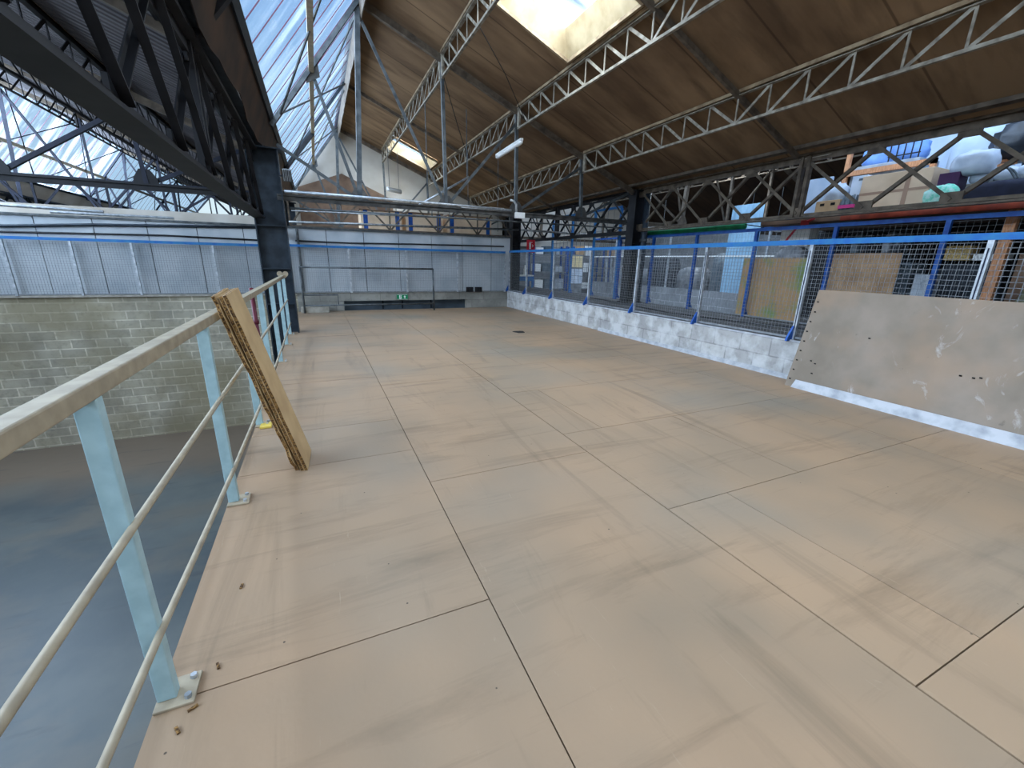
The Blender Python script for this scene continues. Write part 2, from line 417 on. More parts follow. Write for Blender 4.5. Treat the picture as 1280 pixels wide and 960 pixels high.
# cladding sheets of the far wall: joints every 1.07
cl = MB(); x = -10.4
while x < 6.4:
    cl.mm((x+.008, 14.50, .56), (min(x+1.065, 6.45), 14.53, 2.42)); x += 1.075
struct(cl.obj('wall_back_cladding', M_panelwhite))
struct(MB().mm((-10.4, 14.535, .5), (6.45, 14.6, 2.40)).obj('wall_back_lining', M_black))
struct(MB().mm((-10.4, 14.46, 2.42), (6.45, 14.62, 2.47)).obj('trim_wall_coping', M_grey))
struct(MB().mm((-10.4, 14.34, .50), (-.62, 14.6, .545)).obj('trim_wall_ledge', M_treadgrey))

# left and right room ends, rear wall
struct(MB().mm((-10.6, Y0, -3.45), (-10.4, YL, 3.7)).obj('wall_left', M_gable))
struct(MB().mm((17.9, Y0, -.1), (18.1, YG+2, 3.8)).obj('wall_right', M_farblock))
struct(MB().mm((-10.6, Y0-.2, -3.45), (18.1, Y0, 6.7)).obj('wall_front', M_gable))

# right low wall
struct(MB().mm((6.33, -3, -.25), (6.53, 14.4, .56)).obj('wall_right_low', M_lowblock))
struct(MB().mm((6.33, 1.0, .56), (6.36, 14.4, .585)).obj('trim_low_wall_edge', M_whitestrip))
struct(MB().mm((6.285, 3.55, 0), (6.33, 8.6, .07)).obj('baseboard_low_wall', M_whitestrip))
struct(MB().mm((6.53, Y0, .3), (9.25, 20, .5)).obj('floor_walkway', M_walk))
struct(MB().mm((9.25, Y0, -.1), (18, 22, 0)).obj('floor_hall', M_dirt))
struct(MB().mm((9.2, Y0, .0), (11.6, 7.0, .42)).obj('floor_store', M_dirt))

# ------------------------------------------------------------------ roofs
def slope(name, m, k, holes):
    X0 = k*BAY; YG = YEND[k]
    xs = sorted({RX, VX}|{v for h in holes for v in h[:2]})
    yy = sorted({Y0, YG}|{v for h in holes for v in h[2:]})
    b = MB()
    for xa, xb in zip(xs, xs[1:]):
        for ya, yb in zip(yy, yy[1:]):
            if any(xa >= h[0]-1e-6 and xb <= h[1]+1e-6 and ya >= h[2]-1e-6 and yb <= h[3]+1e-6 for h in holes): continue
            z = .02
            b.prism([(xa+X0, ya, roofz(xa)+z), (xb+X0, ya, roofz(xb)+z), (xb+X0, yb, roofz(xb)+z), (xa+X0, yb, roofz(xa)+z)], (0, 0, .08))
    o = struct(b.obj(name, m, origin=(X0, 0, 4)))
    return o
SK = [(3.05, 4.62, 5.86, 7.9), (2.98, 4.6, 17.3, 18.9), (3.05, 4.62, -2.6, .6)]
slope('ceiling', M_roof, 0, SK)
slope('ceiling_left_bay', M_roofL, -1, [])
slope('ceiling_right_bay', M_roofR, 1, [(3.05, 4.62, 11, 13)])  # opening for the roof light added over the right hall
# glazing faces (one window per bay)
def glazing(n, k):
    X0 = k*BAY; YG = YEND[k]
    root = bpy.data.objects.new('window_%d' % n, None); C.objects.link(root); root.location = (GX+X0, 7, GZ); struct(root)
    a = V((GX+X0, 0, GZ)); r = V((RX+X0, 0, RZ)); nrm = V((-(RZ-GZ), 0, RX-GX)).normalized()
    p = MB(); p.quadslab([a+V((0, Y0, 0)), a+V((0, YG, 0)), r+V((0, YG, 0)), r+V((0, Y0, 0))], .006)
    p.obj('glass_panes', M_glass, root)
    bars = MB(); y = Y0+.3
    while y < YG:
        bars.bar(a+V((0, y, 0))-nrm*.02, r+V((0, y, 0))-nrm*.02, .009, .012, nrm); y += .62
    bars.obj('glazing_bars', M_redbar, root)
    fr = MB().bar(a+V((0, Y0, 0)), a+V((0, YG, 0)), .10, .10, nrm).bar(r+V((0, Y0, 0)), r+V((0, YG, 0)), .10, .12, nrm)
    fr.obj('window_frame', M_dark, root)
M_redbar = mat('maroon_glazing_bar', (104, 50, 76), .5, .1, .1, 8)
for n, k in ((1, 0), (2, -1), (3, 1)): glazing(n, k)
# roof lights with cream upstands, open to the sky under clear sheets
def skylight(n, k, h):
    X0 = k*BAY
    root = bpy.data.objects.new('window_%d' % n, None); C.objects.link(root); root.location = (h[0]+X0, h[2], roofz(h[0])); struct(root)
    x0, x1, y0, y1 = h; b = MB(); up = .30
    def P(x, y, z): return V((x+X0, y, roofz(x)+z))
    for (xa, ya, xb, yb) in ((x0, y0, x1, y0), (x1, y0, x1, y1), (x1, y1, x0, y1), (x0, y1, x0, y0)):
        cx, cy = (x0+x1)/2, (y0+y1)/2
        ia, ib = (xa+(cx-xa)*.22, ya+(cy-ya)*.16), (xb+(cx-xb)*.22, yb+(cy-yb)*.16)
        b.quadslab([P(xa, ya, -.03), P(xb, yb, -.03), P(ib[0], ib[1], up), P(ia[0], ia[1], up)], -.02)
    b.obj('upstand', M_cream2, root)
    t = MB()
    for (xa, ya, xb, yb) in ((x0, y0, x1, y0), (x1, y0, x1, y1), (x1, y1, x0, y1), (x0, y1, x0, y0)):
        t.bar(P(xa, ya, -.04), P(xb, yb, -.04), .05, .07)
    t.obj('window_frame', M_timber, root)
    cx, cy = (x0+x1)/2, (y0+y1)/2
    q = [(x+(cx-x)*.2, y+(cy-y)*.14) for x, y in ((x0, y0), (x1, y0), (x1, y1), (x0, y1))]
    MB().quadslab([P(x, y, up+.01) for x, y in q], .006).obj('glass_pane', M_glass, root)
    return root
for n, h in enumerate(SK): skylight(4+n, 0, h)
skylight(7, 1, (3.05, 4.62, 11, 13))  # roof light added to brighten the right hall

# gable wall closing the far end
gw = MB()
for k in (0, 1):
    X0 = k*BAY
    gw.prism([(GX-.35+X0, YG, 2.4), (VX+.35+X0, YG, 2.4), (VX+.35+X0, YG, VZ), (RX+X0, YG, RZ), (GX+X0, YG, GZ), (GX-.35+X0, YG, GZ)], (0, .12, 0))
struct(gw.obj('wall_gable', M_gable))
struct(MB().mm((-.9, YG-.03, -3.4), (6.5, YG+.1, 2.4)).obj('wall_gable_lower', M_gable))
struct(MB().mm((-10.4, 14.60, 2.47), (-1.0, 14.66, 2.70)).obj('wall_left_parapet', M_gable))
struct(MB().mm((-10.4, 14.9, -.4), (-.9, YL, -.2)).obj('floor_left_far', M_dirt))
struct(MB().mm((-10.6, YL, -.4), (-.7, YL+.2, 4.2)).obj('wall_left_end', M_gable))
struct(MB().mm((-1.0, YG+.2, -.4), (-.8, YL, 3.6)).obj('wall_left_far_side', M_gable))
struct(MB().mm((6.5, YG+.2, -.1), (18, YG+.4, 3.7)).obj('wall_far_hall', M_farblock))
gb = MB()
gb.prism([(-.4, YG-.06, 2.4), (3.3, YG-.06, 2.4), (3.3, YG-.06, 4.1), (1.3, YG-.06, 4.95), (-.4, YG-.06, 4.3)], (0, .05, 0))
struct(gb.obj('wall_gable_boarding', M_brownboard))

# gutter boards between glazing sill and valley girder
for k, nm in ((0, 'trim_1'), (-1, 'trim_2'), (1, 'trim_3')):
    X0 = k*BAY; b = MB(); YG = YEND[k]
    n = 60; prev = None
    for i in range(n+1):
        y = Y0+(YG-Y0)*i/n
        w = .05*math.sin(y*1.9)+.03*math.sin(y*4.3)
        cur = [V((GX-.02+X0, y, GZ-.04)), V((GX-.20+X0+w*.3, y, 3.66+w))]
        if prev: b.quadslab([prev[0], cur[0], cur[1], prev[1]], .012)
        prev = cur
    struct(b.obj(nm, M_gutter if k == 0 else M_gable))
    struct(MB().mm((GX-.62+X0, Y0, 3.72), (GX-.2+X0, YG, 3.78)).obj(nm.replace('trim_', 'ceiling_gutter_'), M_brownsteel if k != 0 else M_dark))

# ------------------------------------------------------------------ lattice purlins (run along Y)

rb = MB(); prev = None
for i in range(121):
    y = Y0+(YG-.05-Y0)*i/120; wv = .03*noise.noise(V((y*2.1, 3.3, 0)))+.03*noise.noise(V((y*5.7, 1.3, 0)))
    cur = [V((RX+.03, y, RZ-.06)), V((RX+.06+wv, y, RZ-.42+wv*2))]
    if prev: rb.quadslab([prev[0], cur[0], cur[1], prev[1]], .02)
    prev = cur
struct(rb.obj("trim_4", M_brownsteel))
def purlin(x, k, zt, zb, y0, y1, ym, label, m, pitch=.58, group='lattice purlins under the roof'):
    X0 = k*BAY+x
    root = thing('lattice_purlin', (X0, (y0+y1)/2, zb), label, 'roof purlin', group)
    MB().angle((X0, y0, zt-.03), (X0, y1, zt-.03), .07, .012).obj('top_chord', m, root)
    MB().bar((X0, y0, zt+.03), (X0, y1, zt+.03), .07, .05).obj('timber_plate', M_timber, root)
    MB().bar((X0, y0, zb+.02), (X0, y1, zb+.02), .05, .04).obj('bottom_chord', m, root)
    n = round((y1-y0)/pitch); p = (y1-y0)/n
    vm = MB().bar((0, 0, 0), (0, 0, zt-zb-.04), .03, .012, (1, 0, 0)).mesh('web_upright', m)
    dA = MB().bar((0, 0, zt-zb-.04), (0, -p, 0), .045, .010, (1, 0, 0)).mesh('web_diagonal', m)
    dB = MB().bar((0, 0, zt-zb-.04), (0, p, 0), .045, .010, (1, 0, 0)).mesh('web_diagonal', m)
    base = V((X0, (y0+y1)/2, zb))
    for i in range(n+1):
        y = y0+i*p
        o = bpy.data.objects.new('web_upright', vm); C.objects.link(o); o.parent = root; o.location = V((X0, y, zb+.02))-base
        if y > ym+.1 and i > 0:
            o = bpy.data.objects.new('web_diagonal', dA)
        elif y < ym-.1 and i < n:
            o = bpy.data.objects.new('web_diagonal', dB)
        else: continue
        C.objects.link(o); o.parent = root; o.location = V((X0, y, zb+.02))-base
    for y in (y0+.05, y1-.05): MB().box((X0, y, (zt+zb)/2), (.05, .10, zt-zb-.02)).obj('end_plate', m, root)
    return root
PUR = [(2.9, 'upper'), (4.75, 'middle'), (6.68, 'lowest')]
for x, nm in PUR:
    zt = roofz(x)-.04; zb = zt-.47
    purlin(x, 0, zt, zb, 1.17, 10.35, 5.76, f'{nm} pale lattice purlin of the brown ceiling, between camera and first roof frame', M_cream)
    purlin(x, 0, zt, zb, 10.45, 19.6, 15.04, f'{nm} pale lattice purlin of the brown ceiling, beyond the first roof frame', M_cream)
    purlin(x, -1, zt, zb, 1.17, 10.35, 5.76, f'{nm} dark lattice purlin under the grey left bay roof, near span', M_black, .58, 'lattice purlins of the left bay')
    purlin(x, -1, zt, zb, 10.45, 19.6, 15.04, f'{nm} dark lattice purlin under the grey left bay roof, far span', M_black, .58, 'lattice purlins of the left bay')
for x, nm in PUR:
    zt = roofz(x)-.04; zb = zt-.47
    purlin(x, -1, zt, zb, 19.76, 28.9, 24.3, f'{nm} dark lattice purlin far back in the left bay, third span', M_black, .58, 'lattice purlins of the left bay')
    purlin(x, -1, zt, zb, 29.0, 38.2, 33.6, f'{nm} dark lattice purlin deepest in the left bay, fourth span', M_black, .58, 'lattice purlins of the left bay')
for x, nm in PUR[:2]:
    zt = roofz(x)-.04; zb = zt-.47
    purlin(x, 1, zt, zb, 10.45, 19.6, 15.04, f'{nm} lattice purlin in the dark right bay beyond the fences', M_brownsteel, .58, 'lattice purlins of the right bay')
    purlin(x, 1, zt, zb, 1.17, 10.35, 5.76, f'{nm} lattice purlin in the dark right bay above the stored goods', M_brownsteel, .58, 'lattice purlins of the right bay')
# purlins half way up the glazing
for k, nm in ((0, 'main glazing'), (-1, 'left bay glazing')):
    x = .27+k*BAY
    tag(MB().bar((x, Y0+.1, 5.15), (x, YEND[k]-.2, 5.15), .09, .11).obj('glazing_purlin', M_rail), f'long pale beam running behind the middle of the {nm}', 'roof purlin')

# ------------------------------------------------------------------ roof frames
def roof_frame(y, k, label, m, ms, group='roof frames across the bays', zb=2.80):
    X0 = k*BAY
    P = lambda x, z: V((x+X0, y, z))
    root = thing('roof_frame', (X0+3.9, y, zb), label, 'roof truss', group)
    r = MB().bar(P(RX, RZ-.12), P(VX-.1, VZ-.08), .09, .12).obj('rafter', M_brownsteel, root)
    MB().bar(P(GX, GZ-.15), P(RX, RZ-.12), .08, .10, (0, 1, 0)).obj('glazing_rafter', ms, root)
    MB().bar(P(-.6, zb+.02), P(8.3, zb+.02), .09, .03).bar(P(-.6, zb-.04), P(8.3, zb-.04), .03, .09).obj('tie_beam', m, root)
    bn = [1.0, 2.95, 4.78, 6.75]; tn = [(1.22, RZ-.2), (2.92, roofz(2.92)-.15), (4.75, roofz(4.75)-.15), (6.67, roofz(6.67)-.15)]
    for (xb), (xt, zt) in zip(bn, tn):
        MB().angle(P(xb, zb), P(xt, zt), .10 if xb == 1.0 else .07, .012, (0, 1, 0)).obj('upright', ms, root)
    dg = [((1.22, RZ-.3), 2.95), ((4.75, roofz(4.75)-.35), 2.95), ((6.67, roofz(6.67)-.35), 4.78), ((8.3, VZ-.1), 6.75), ((-.5, 3.75), 1.0), ((.30, 5.05), 1.0)]
    for (xt, zt), xb in dg:
        MB().angle(P(xt, zt)+V((0, .03, 0)), P(xb, zb+.03)+V((0, .03, 0)), .065, .012, (0, 1, 0)).obj('diagonal', ms, root)
    for xb in bn[:1]+bn[1:]:
        MB().prism([P(xb-.18, zb-.05), P(xb+.18, zb-.05), P(xb+.18, zb+.12), P(xb+.08, zb+.28), P(xb-.08, zb+.28), P(xb-.18, zb+.12)], (0, .02, 0)).obj('gusset_plate', m, root)
    MB().prism([P(.16, 4.9), P(.42, 5.05), P(.40, 5.3), P(.18, 5.15)], (0, .02, 0)).obj('gusset_plate', m, root)
    return root
roof_frame(10.4, 0, 'grey steel roof frame with tie beam spanning above the far half of the deck', M_tie, M_grey)
roof_frame(19.68, 0, 'steel roof frame close to the pale gable wall of the main bay', M_grey, M_grey)
roof_frame(10.4, -1, 'dark steel roof frame with pale tie beam spanning the sunken left bay', M_black, M_bay)
roof_frame(19.68, -1, 'second steel roof frame back in the left bay, beyond the tie beam', M_bay, M_bay)
roof_frame(28.96, -1, 'third steel roof frame seen deep in the left bay', M_bay, M_bay)
roof_frame(38.24, -1, 'fourth steel roof frame, smallest in view deep in the left bay', M_bay, M_bay)
roof_frame(10.4, 1, 'dim steel roof frame in the right bay beyond the corner fence', M_brownsteel, M_brownsteel)
roof_frame(19.68, 1, 'dim steel roof frame at the far end of the right hand hall', M_brownsteel, M_brownsteel)
# mid rafters, no tie
for k, nm in ((0, 'brown ceiling'), (-1, 'grey left bay roof')):
    for y, w in ((5.76, 'near'), (15.04, 'far')):
        X0 = k*BAY; P = lambda x, z: V((x+X0, y, z))
        root = thing('secondary_rafter', (X0+3.9, y, VZ), f'slim {w} rafter crossing the {nm} midway between two frames', 'rafter', 'secondary rafters')
        MB().bar(P(RX, RZ-.06), P(VX-.1, VZ-.04), .06, .08).obj('rafter_bar', M_brownsteel, root)
        MB().bar(P(GX, GZ-.1), P(RX, RZ-.06), .07, .09, (0, 1, 0)).obj('glazing_bar', M_dark if k == 0 else M_black, root)
        if k == 0: MB().bar(P(GX-.4, 3.6), P(.27, 5.1), .10, .10).obj('knee_strut', M_black, root)
# ridge struts: slender hangers and bracing behind the main glazing
def rods(name, segs, label, m, r=.018):
    root = thing(name, segs[0][0], label, 'bracing', 'wind bracing of the glazing')
    for a, b in segs: MB().tube([a, b], r, 6).obj('brace_rod', m, root)
for k, nm in ((0, 'main glazing'), (-1, 'left bay glazing')):
    X0 = k*BAY
    def gp(t, y, off=.10): return V((GX+(RX-GX)*t+X0+off, y, GZ+(RZ-GZ)*t))
    for i, (ya, yb) in enumerate(((1.12, 5.76), (5.76, 10.4), (10.4, 15.04), (15.04, 19.68), (19.68, 24.3), (24.3, 28.9), (28.9, 33.6), (33.6, 38.2))[:4 if k == 0 else 8]):
        w = ('nearest', 'second', 'third', 'fourth', 'fifth', 'sixth', 'seventh', 'farthest')[i]
        rods('cross_brace', [(gp(.02, ya), gp(.98, yb)), (gp(.98, ya, .14), gp(.02, yb, .14))], f'{w} pair of crossed brace rods behind the {nm}', M_grey if k == 0 else M_bay, .022)
# left bay: extra horizontal brace tubes below its glazing
for z, dx, w in ((3.5, .5, 'upper'), (3.0, .8, 'lower')):
    tag(MB().tube([(-9.6+dx, 4, z), (-9.6+dx, 19, z)], .03, 6).obj('brace_tube', M_bay), f'{w} long brace tube along the far side of the left bay', 'bracing')

# ------------------------------------------------------------------ valley girders (X braced)
def valley_girder(X, label, m, zt, zb, y0, y1, mp=None, bw=.2):
    root = thing('valley_girder', (X, (y0+y1)/2, zb), label, 'girder', 'valley girders')
    MB().bar((X, y0, zt), (X, y1, zt), .22, .05).bar((X, y0, zt-.07), (X, y1, zt-.07), .05, .12).obj('top_chord', m, root)
    MB().bar((X, y0, zb), (X, y1, zb), bw, .03).bar((X, y0, zb+.05), (X, y1, zb+.05), .05, bw*.45).obj('bottom_chord', m, root)
    n = 8; p = (y1-y0)/n; h = zt-zb-.16
    for i in range(n):
        a = y0+i*p
        MB().angle((X-.03, a, zb+.08), (X-.03, a+p, zt-.08), .055, .012, (1, 0, 0)).obj('diagonal', m, root)
        MB().angle((X+.03, a, zt-.08), (X+.03, a+p, zb+.08), .055, .012, (1, 0, 0)).obj('diagonal', m, root)
    for i in range(n+1):
        a = y0+i*p
        for z in (zt-.13, zb+.11): MB().box((X, a, z), (.03, .26, .16)).obj('gusset_plate', m, root)
    for dy in (-.07, .07):
        MB().bar((X, (y0+y1)/2+dy, zb), (X, (y0+y1)/2+dy, zt), .10, .06, (0, 1, 0)).obj('post', mp or m, root)
    return root
valley_girder(-.95, 'dark cross braced valley girder overhead along the left edge of the deck', M_black, 3.60, 2.35, 1.17, 10.28)
valley_girder(-.95, 'dark cross braced valley girder beyond the dark left column', M_black, 3.60, 2.28, 10.55, 19.6)
valley_girder(8.7, 'brown cross braced girder over the fences before the stored goods', M_brownsteel, 3.68, 2.555, 1.17, 10.28, None, .11)
valley_girder(8.7, 'dark cross braced girder beyond the dark right column', M_black, 3.68, 2.50, 10.55, 19.6)  # this span's dimness is put into its colour; the near span is brown
valley_girder(-10.25, 'dark cross braced girder under the far left edge of the left bay', M_dark, 3.65, 2.50, 10.55, 19.6)
valley_girder(-10.25, 'dark cross braced girder, next span back along the left bay edge', M_dark, 3.65, 2.50, 19.76, 28.9)
# timber plate above right girder
struct(MB().mm((8.45, Y0, 3.74), (8.95, YG, 3.80)).obj('trim_valley_plate', M_timber))

# end lattice girder on top of the far wall
for k, w, xs in ((0, 'main bay', [-.6, .65, 2.3, 3.9, 5.3, 6.6]), (-1, 'left bay', [-10.2, -8.6, -7.4, -6.07, -4.68, -3.29, -1.9, -.9])):
    m = M_brownsteel if k == 0 else M_bay
    root = thing('end_lattice', ((xs[0]+xs[-1])/2, 14.75, 2.47), f'open steel lattice standing on top of the {w} far wall', 'girder')
    y = 14.75; zt = 3.35; zb = 2.50
    MB().bar((xs[0], y, zb), (xs[-1], y, zb), .10, .05).obj('bottom_chord', m, root)
    MB().bar((xs[0], y, zt), (xs[-1], y, zt), .10, .05).obj('top_chord', m, root)
    for a, b in zip(xs, xs[1:]):
        c = (a+b)/2
        MB().angle((a, y, zb), (c, y, zt), .05, .01, (0, 1, 0)).obj('diagonal', m, root)
        MB().angle((c, y, zt), (b, y, zb), .05, .01, (0, 1, 0)).obj('diagonal', m, root)
        MB().bar((a, y+.03, zb), (a, y+.03, zt), .05, .03, (0, 1, 0)).obj('upright', m, root)

# ------------------------------------------------------------------ columns
def column(X, Y, z0, z1, hw, label, m, base=False):
    root = thing('steel_column', (X, Y, z0), label, 'column')
    b = MB()
    for s in (-1, 1): b.mm((X+s*hw-.012*(s > 0)*2+.0, Y-.16, z0), (X+s*hw+(.024 if s < 0 else 0), Y+.16, z1))
    b.mm((X-hw, Y-.01, z0), (X+hw, Y+.01, z1))
    b.obj('shaft', m, root)
    for z in (.62, 1.35, 2.2):
        MB().mm((X-hw+.024, Y-.15, z), (X+hw-.024, Y-.011, z+.02)).obj('stiffener', m, root)
    MB().mm((X-hw-.06, Y-.2, z1-.02), (X+hw+.06, Y+.2, z1)).obj('head_plate', m, root)
    if base: MB().mm((X-hw-.06, Y-.2, z0), (X+hw+.06, Y+.2, z0+.03)).obj('base_plate', m, root)
    return root
column(-.77, 10.42, -3.45, 3.65, .28, 'tall dark blue steel column at the left edge of the deck', M_dark)
cR = column(8.72, 10.42, .5, 3.65, .26, 'black steel column at the right, behind the mesh fence', M_black, True)
MB().tube([(8.78, 10.15, .5), (8.78, 10.15, 3.6)], .09, 14).obj('rain_pipe', M_dark, cR, smooth=True)
MB().tube([(8.78, 10.15, 2.25), (8.78, 10.15, 2.33)], .105, 14).obj('pipe_collar', M_grey, cR, smooth=True)
column(6.75, 14.75, .5, 3.3, .16, 'black steel stanchion at the right end of the far wall', M_black)
column(-.77, 19.7, -3.4, 3.65, .2, 'far dark steel column near the gable end of the left valley', M_dark)
column(8.72, 19.7, .5, 3.65, .2, 'farthest black steel column in the right hand hall', M_black)
tag(MB().tube([(-.98, 7.85, -3.45), (-.98, 7.85, 1.12)], .032, 12).tube([(-.98, 7.85, .55), (-.98, 7.85, .62)], .042, 12).obj('red_pipe', M_redpipe, smooth=True), 'dark red upright pipe rising outside the handrail before the column', 'pipe')

# flood lamp on the left column
fl = thing('flood_lamp', (-.40, 10.2, 3.0), 'small ribbed floodlight bracketed to the dark left column', 'lamp')
MB().box((-.36, 10.1, 3.15), (.16, .10, .22), Matrix.Rotation(.3, 3, 'X')).obj('housing', M_grey, fl, bevel=.01)
fb = MB()
for i in range(5): fb.box((-.42+.03*i, 10.04, 3.14), (.008, .04, .2), Matrix.Rotation(.3, 3, 'X'))
fb.obj('cooling_fins', M_galv, fl)
MB().bar((-.36, 10.12, 3.15), (-.5, 10.25, 3.15), .03, .02).obj('bracket', M_black, fl)

# ------------------------------------------------------------------ near handrail
XH = -.66
rail = thing('handrail', (XH, 5, 0), 'painted steel guard rail along the open left edge of the deck', 'railing')
py = [-1.3, .14, 1.583, 3.02, 4.50, 5.92, 7.37, 8.85, 10.08]
MB().mm((XH-.032, -2.2, 1.185), (XH+.032, 10.1, 1.24)).obj('top_rail', M_rail, rail, bevel=.006)
for i, y in enumerate(py):
    p = MB().mm((XH-.03, y-.022, .012), (XH+.03, y+.022, 1.186)).obj('post', M_post, rail, bevel=.004)
    bp = MB().mm((XH-.035, y-.06, 0), (XH+.09, y+.075, .012))
    bp.obj('base_plate', M_rail, p, bevel=.003)
    for dx, dy in ((.068, -.035), (.068, .05)): MB().tube([(XH+dx, y+dy, .012), (XH+dx, y+dy, .028)], .012, 6).obj('bolt', M_galv, p)
r1 = [(XH+.035, -2.2, .76)]+[(XH+.035, y, .75-.002*i) for i, y in enumerate(py)]
low = {-1.3: .37, .14: .36, 1.583: .32, 3.02: .25, 4.5: .215, 5.92: .21, 7.37: .22, 8.85: .24, 10.08: .25}
r2 = [(XH+.035, -2.2, .37)]+[(XH+.035, y, low[y]) for y in py]
MB().tube(r1, .013, 10).obj('middle_rod', M_rail, rail, smooth=True)
MB().tube(r2, .013, 10).obj('lower_rod', M_rail, rail, smooth=True)
hp = []
for k in range(24):
    t = 2*math.pi*k/24
    hp.append((XH+.105*math.sin(t)**3, 10.06, 1.24+.0065*(13*math.cos(t)-5*math.cos(2*t)-2*math.cos(3*t)-math.cos(4*t))))
hb = MB().prism(hp, (0, .04, 0))
hb.obj('end_plate', M_rail, rail)

# ------------------------------------------------------------------ leaning chipboard strips
def strip(off, L, w, ragged, label, seed):
    """off: shift along the thickness direction"""
    random.seed(seed)
    A = V((-.215, 3.33, 0)); T = V((-.325, -.11, 1.35)).normalized()
    W = V((.10, 1, 0)); W = (W-T*W.dot(T)).normalized(); Nn = W.cross(T).normalized()
    if Nn.x < 0: Nn = -Nn
    th = .024
    root = thing('chipboard_strip', A-Nn*off, label, 'board', 'chipboard strips leaning on the rail')
    base = A-Nn*off
    # lift so that the lowest corner meets the deck
    face = MB(); edge = MB()
    n = 26
    prev = None
    for i in range(n+1):
        t = L*i/n
        rg = (random.random()-.5)*.03*ragged
        a = base+T*t+W*(rg); b = base+T*t+W*w
        cur = (a, b, a-Nn*th, b-Nn*th)
        if prev:
            face.prism([prev[0], prev[1], cur[1], cur[0]], -Nn*.002)
            edge.prism([prev[0]-Nn*.002, prev[1]-Nn*.002, cur[1]-Nn*.002, cur[0]-Nn*.002], -Nn*(th-.004))
            face.prism([prev[2]+Nn*.002, prev[3]+Nn*.002, cur[3]+Nn*.002, cur[2]+Nn*.002], -Nn*.002)
        prev = cur
    face.obj('laminate_face', M_chip_face, root); edge.obj('raw_core', M_chip_edge, root)
    random.seed(7)
strip(0, 1.40, .31, .25, 'front tan chipboard strip leaning on the guard rail, smooth face outward', 1)
strip(.026, 1.40, .31, .2, 'middle chipboard strip, sandwiched between the two others on the guard rail', 3)
strip(.066, 1.41, .33, 1.3, 'rear chipboard strip with ragged broken edge, against the guard rail', 2)
# yellow tape at the foot of a post behind the strips
tag(MB().box((-.60, 4.44, .012), (.10, .12, .024)).obj('yellow_wedge', mat('yellow_foam', (214, 186, 84), .8, 0, .15, 12), bevel=.006), 'small yellow wedge at the foot of a rail post behind the boards', 'wedge')

# ------------------------------------------------------------------ plywood sheet leaning on the low wall
p = MB()
top = [(6.20, -.8, 1.335), (6.20, 3.56, 1.335)]; bot = [(5.955, -.8, 0), (5.955, 3.60, 0)]
p.quadslab([bot[1], bot[0], top[0], top[1]], -.018)
ply = thing('plywood_sheet', (5.955, 1.5, 0), 'large scuffed plywood sheet leaning against the low right wall', 'plywood sheet')
p.obj('sheet_face', M_ply, ply)
nl = MB(); random.seed(3)
for i in range(9):
    t = .08+.1*i
    c = V(bot[1]).lerp(V(top[1]), t)+V((-.006, -.04-.015*random.random(), 0))
    nl.box(c, (.006, .022, .016), Matrix.Rotation(-.18, 3, 'Y'))
for t, y in ((.28, 3.3), (.30, 3.36), (.42, 1.9), (.42, 1.8), (.43, 1.75), (.18, 3.3), (.6, 2.8)):
    c = V((5.955, y, 0)).lerp(V((6.20, y, 1.335)), t)+V((-.006, 0, 0))
    nl.box(c, (.006, .022, .014), Matrix.Rotation(-.18, 3, 'Y'))
nl.obj('nail_holes', M_hole, ply)
random.seed(7)
tag(MB().quadslab([(5.93, 3.50, 0), (5.93, -.8, 0), (5.948, -.8, .15), (5.948, 3.46, .115)], -.006).obj('plastic_flashing', M_whitestrip), 'white plastic strip standing along the foot of the plywood sheet', 'flashing strip')

# ------------------------------------------------------------------ mesh fences
def wires(b, A, B, z0, z1, pitch, r):
    """grid of welded wire in the vertical plane through A-B"""
    A = V(A); B = V(B); L = (B-A).length; d = (B-A).normalized()
    n = max(1, round(L/pitch)); m = max(1, round((z1-z0)/pitch))
    for i in range(1, n):
        q = A+d*(L*i/n); b.bar(V((q.x, q.y, z0)), V((q.x, q.y, z1)), r*2, r*2, d)
    for j in range(m+1):
        z = z0+(z1-z0)*j/m; b.bar(V((A.x, A.y, z)), V((B.x, B.y, z)), r*2, r*2)

def fence(name, pts, z0, z1, label, mpost, mrail, pitch=.075, r=.0035, pw=.05, foot=None, dirn=None, cover=None, toprail=(.05, .07), base=True, group=None):
    root = thing(name, V(pts[0]).lerp(V(pts[-1]), .5)+V((0, 0, z0)), label, 'fence', group)
    A = V(pts[0]); B = V(pts[-1])
    MB().bar(A+V((0, 0, z1)), B+V((0, 0, z1)), *toprail).obj('top_rail', mrail, root)
    for q in pts:
        q = V(q)
        p = MB().mm((q.x-pw/2, q.y-pw/2, z0), (q.x+pw/2, q.y+pw/2, z1-toprail[1]/2))
        po = p.obj('post', mpost, root)
        if foot is not None:
            f = MB().prism([q+V((0, 0, z0-.02))+foot*.02, q+V((0, 0, z0-.02))+foot*.14, q+V((0, 0, z0+.03))+foot*.13, q+V((0, 0, z0+.20))+foot*.03], V((foot.y, -foot.x, 0)).normalized()*.03)
            f.obj('foot_bracket', M_blue2, po)
    for a, b in zip(pts, pts[1:]):
        a = V(a); b = V(b); d = (b-a).normalized()*(pw/2+.01)
        w = MB(); wires(w, a+d, b-d, z0+.04, z1-.06, pitch, r)
        if base:
            w.bar(a+d+V((0, 0, z0+.03)), b-d+V((0, 0, z0+.03)), .03, .03)
        w.obj('mesh_panel', M_wire if not base else M_wire, root)
    return root
# right fence on the low wall
rp = [(6.40, y, 0) for y in (14.4, 12.96, 11.15, 9.29, 7.48, 5.69, 3.89, 2.105, .32, -1.46)]
rf = fence('mesh_fence', rp, .585, 1.965, 'wire mesh fence with pale posts and blue top rail on the low right wall', M_galv, M_blue,   .0565, .0017, .05, V((-1, 0, 0)))
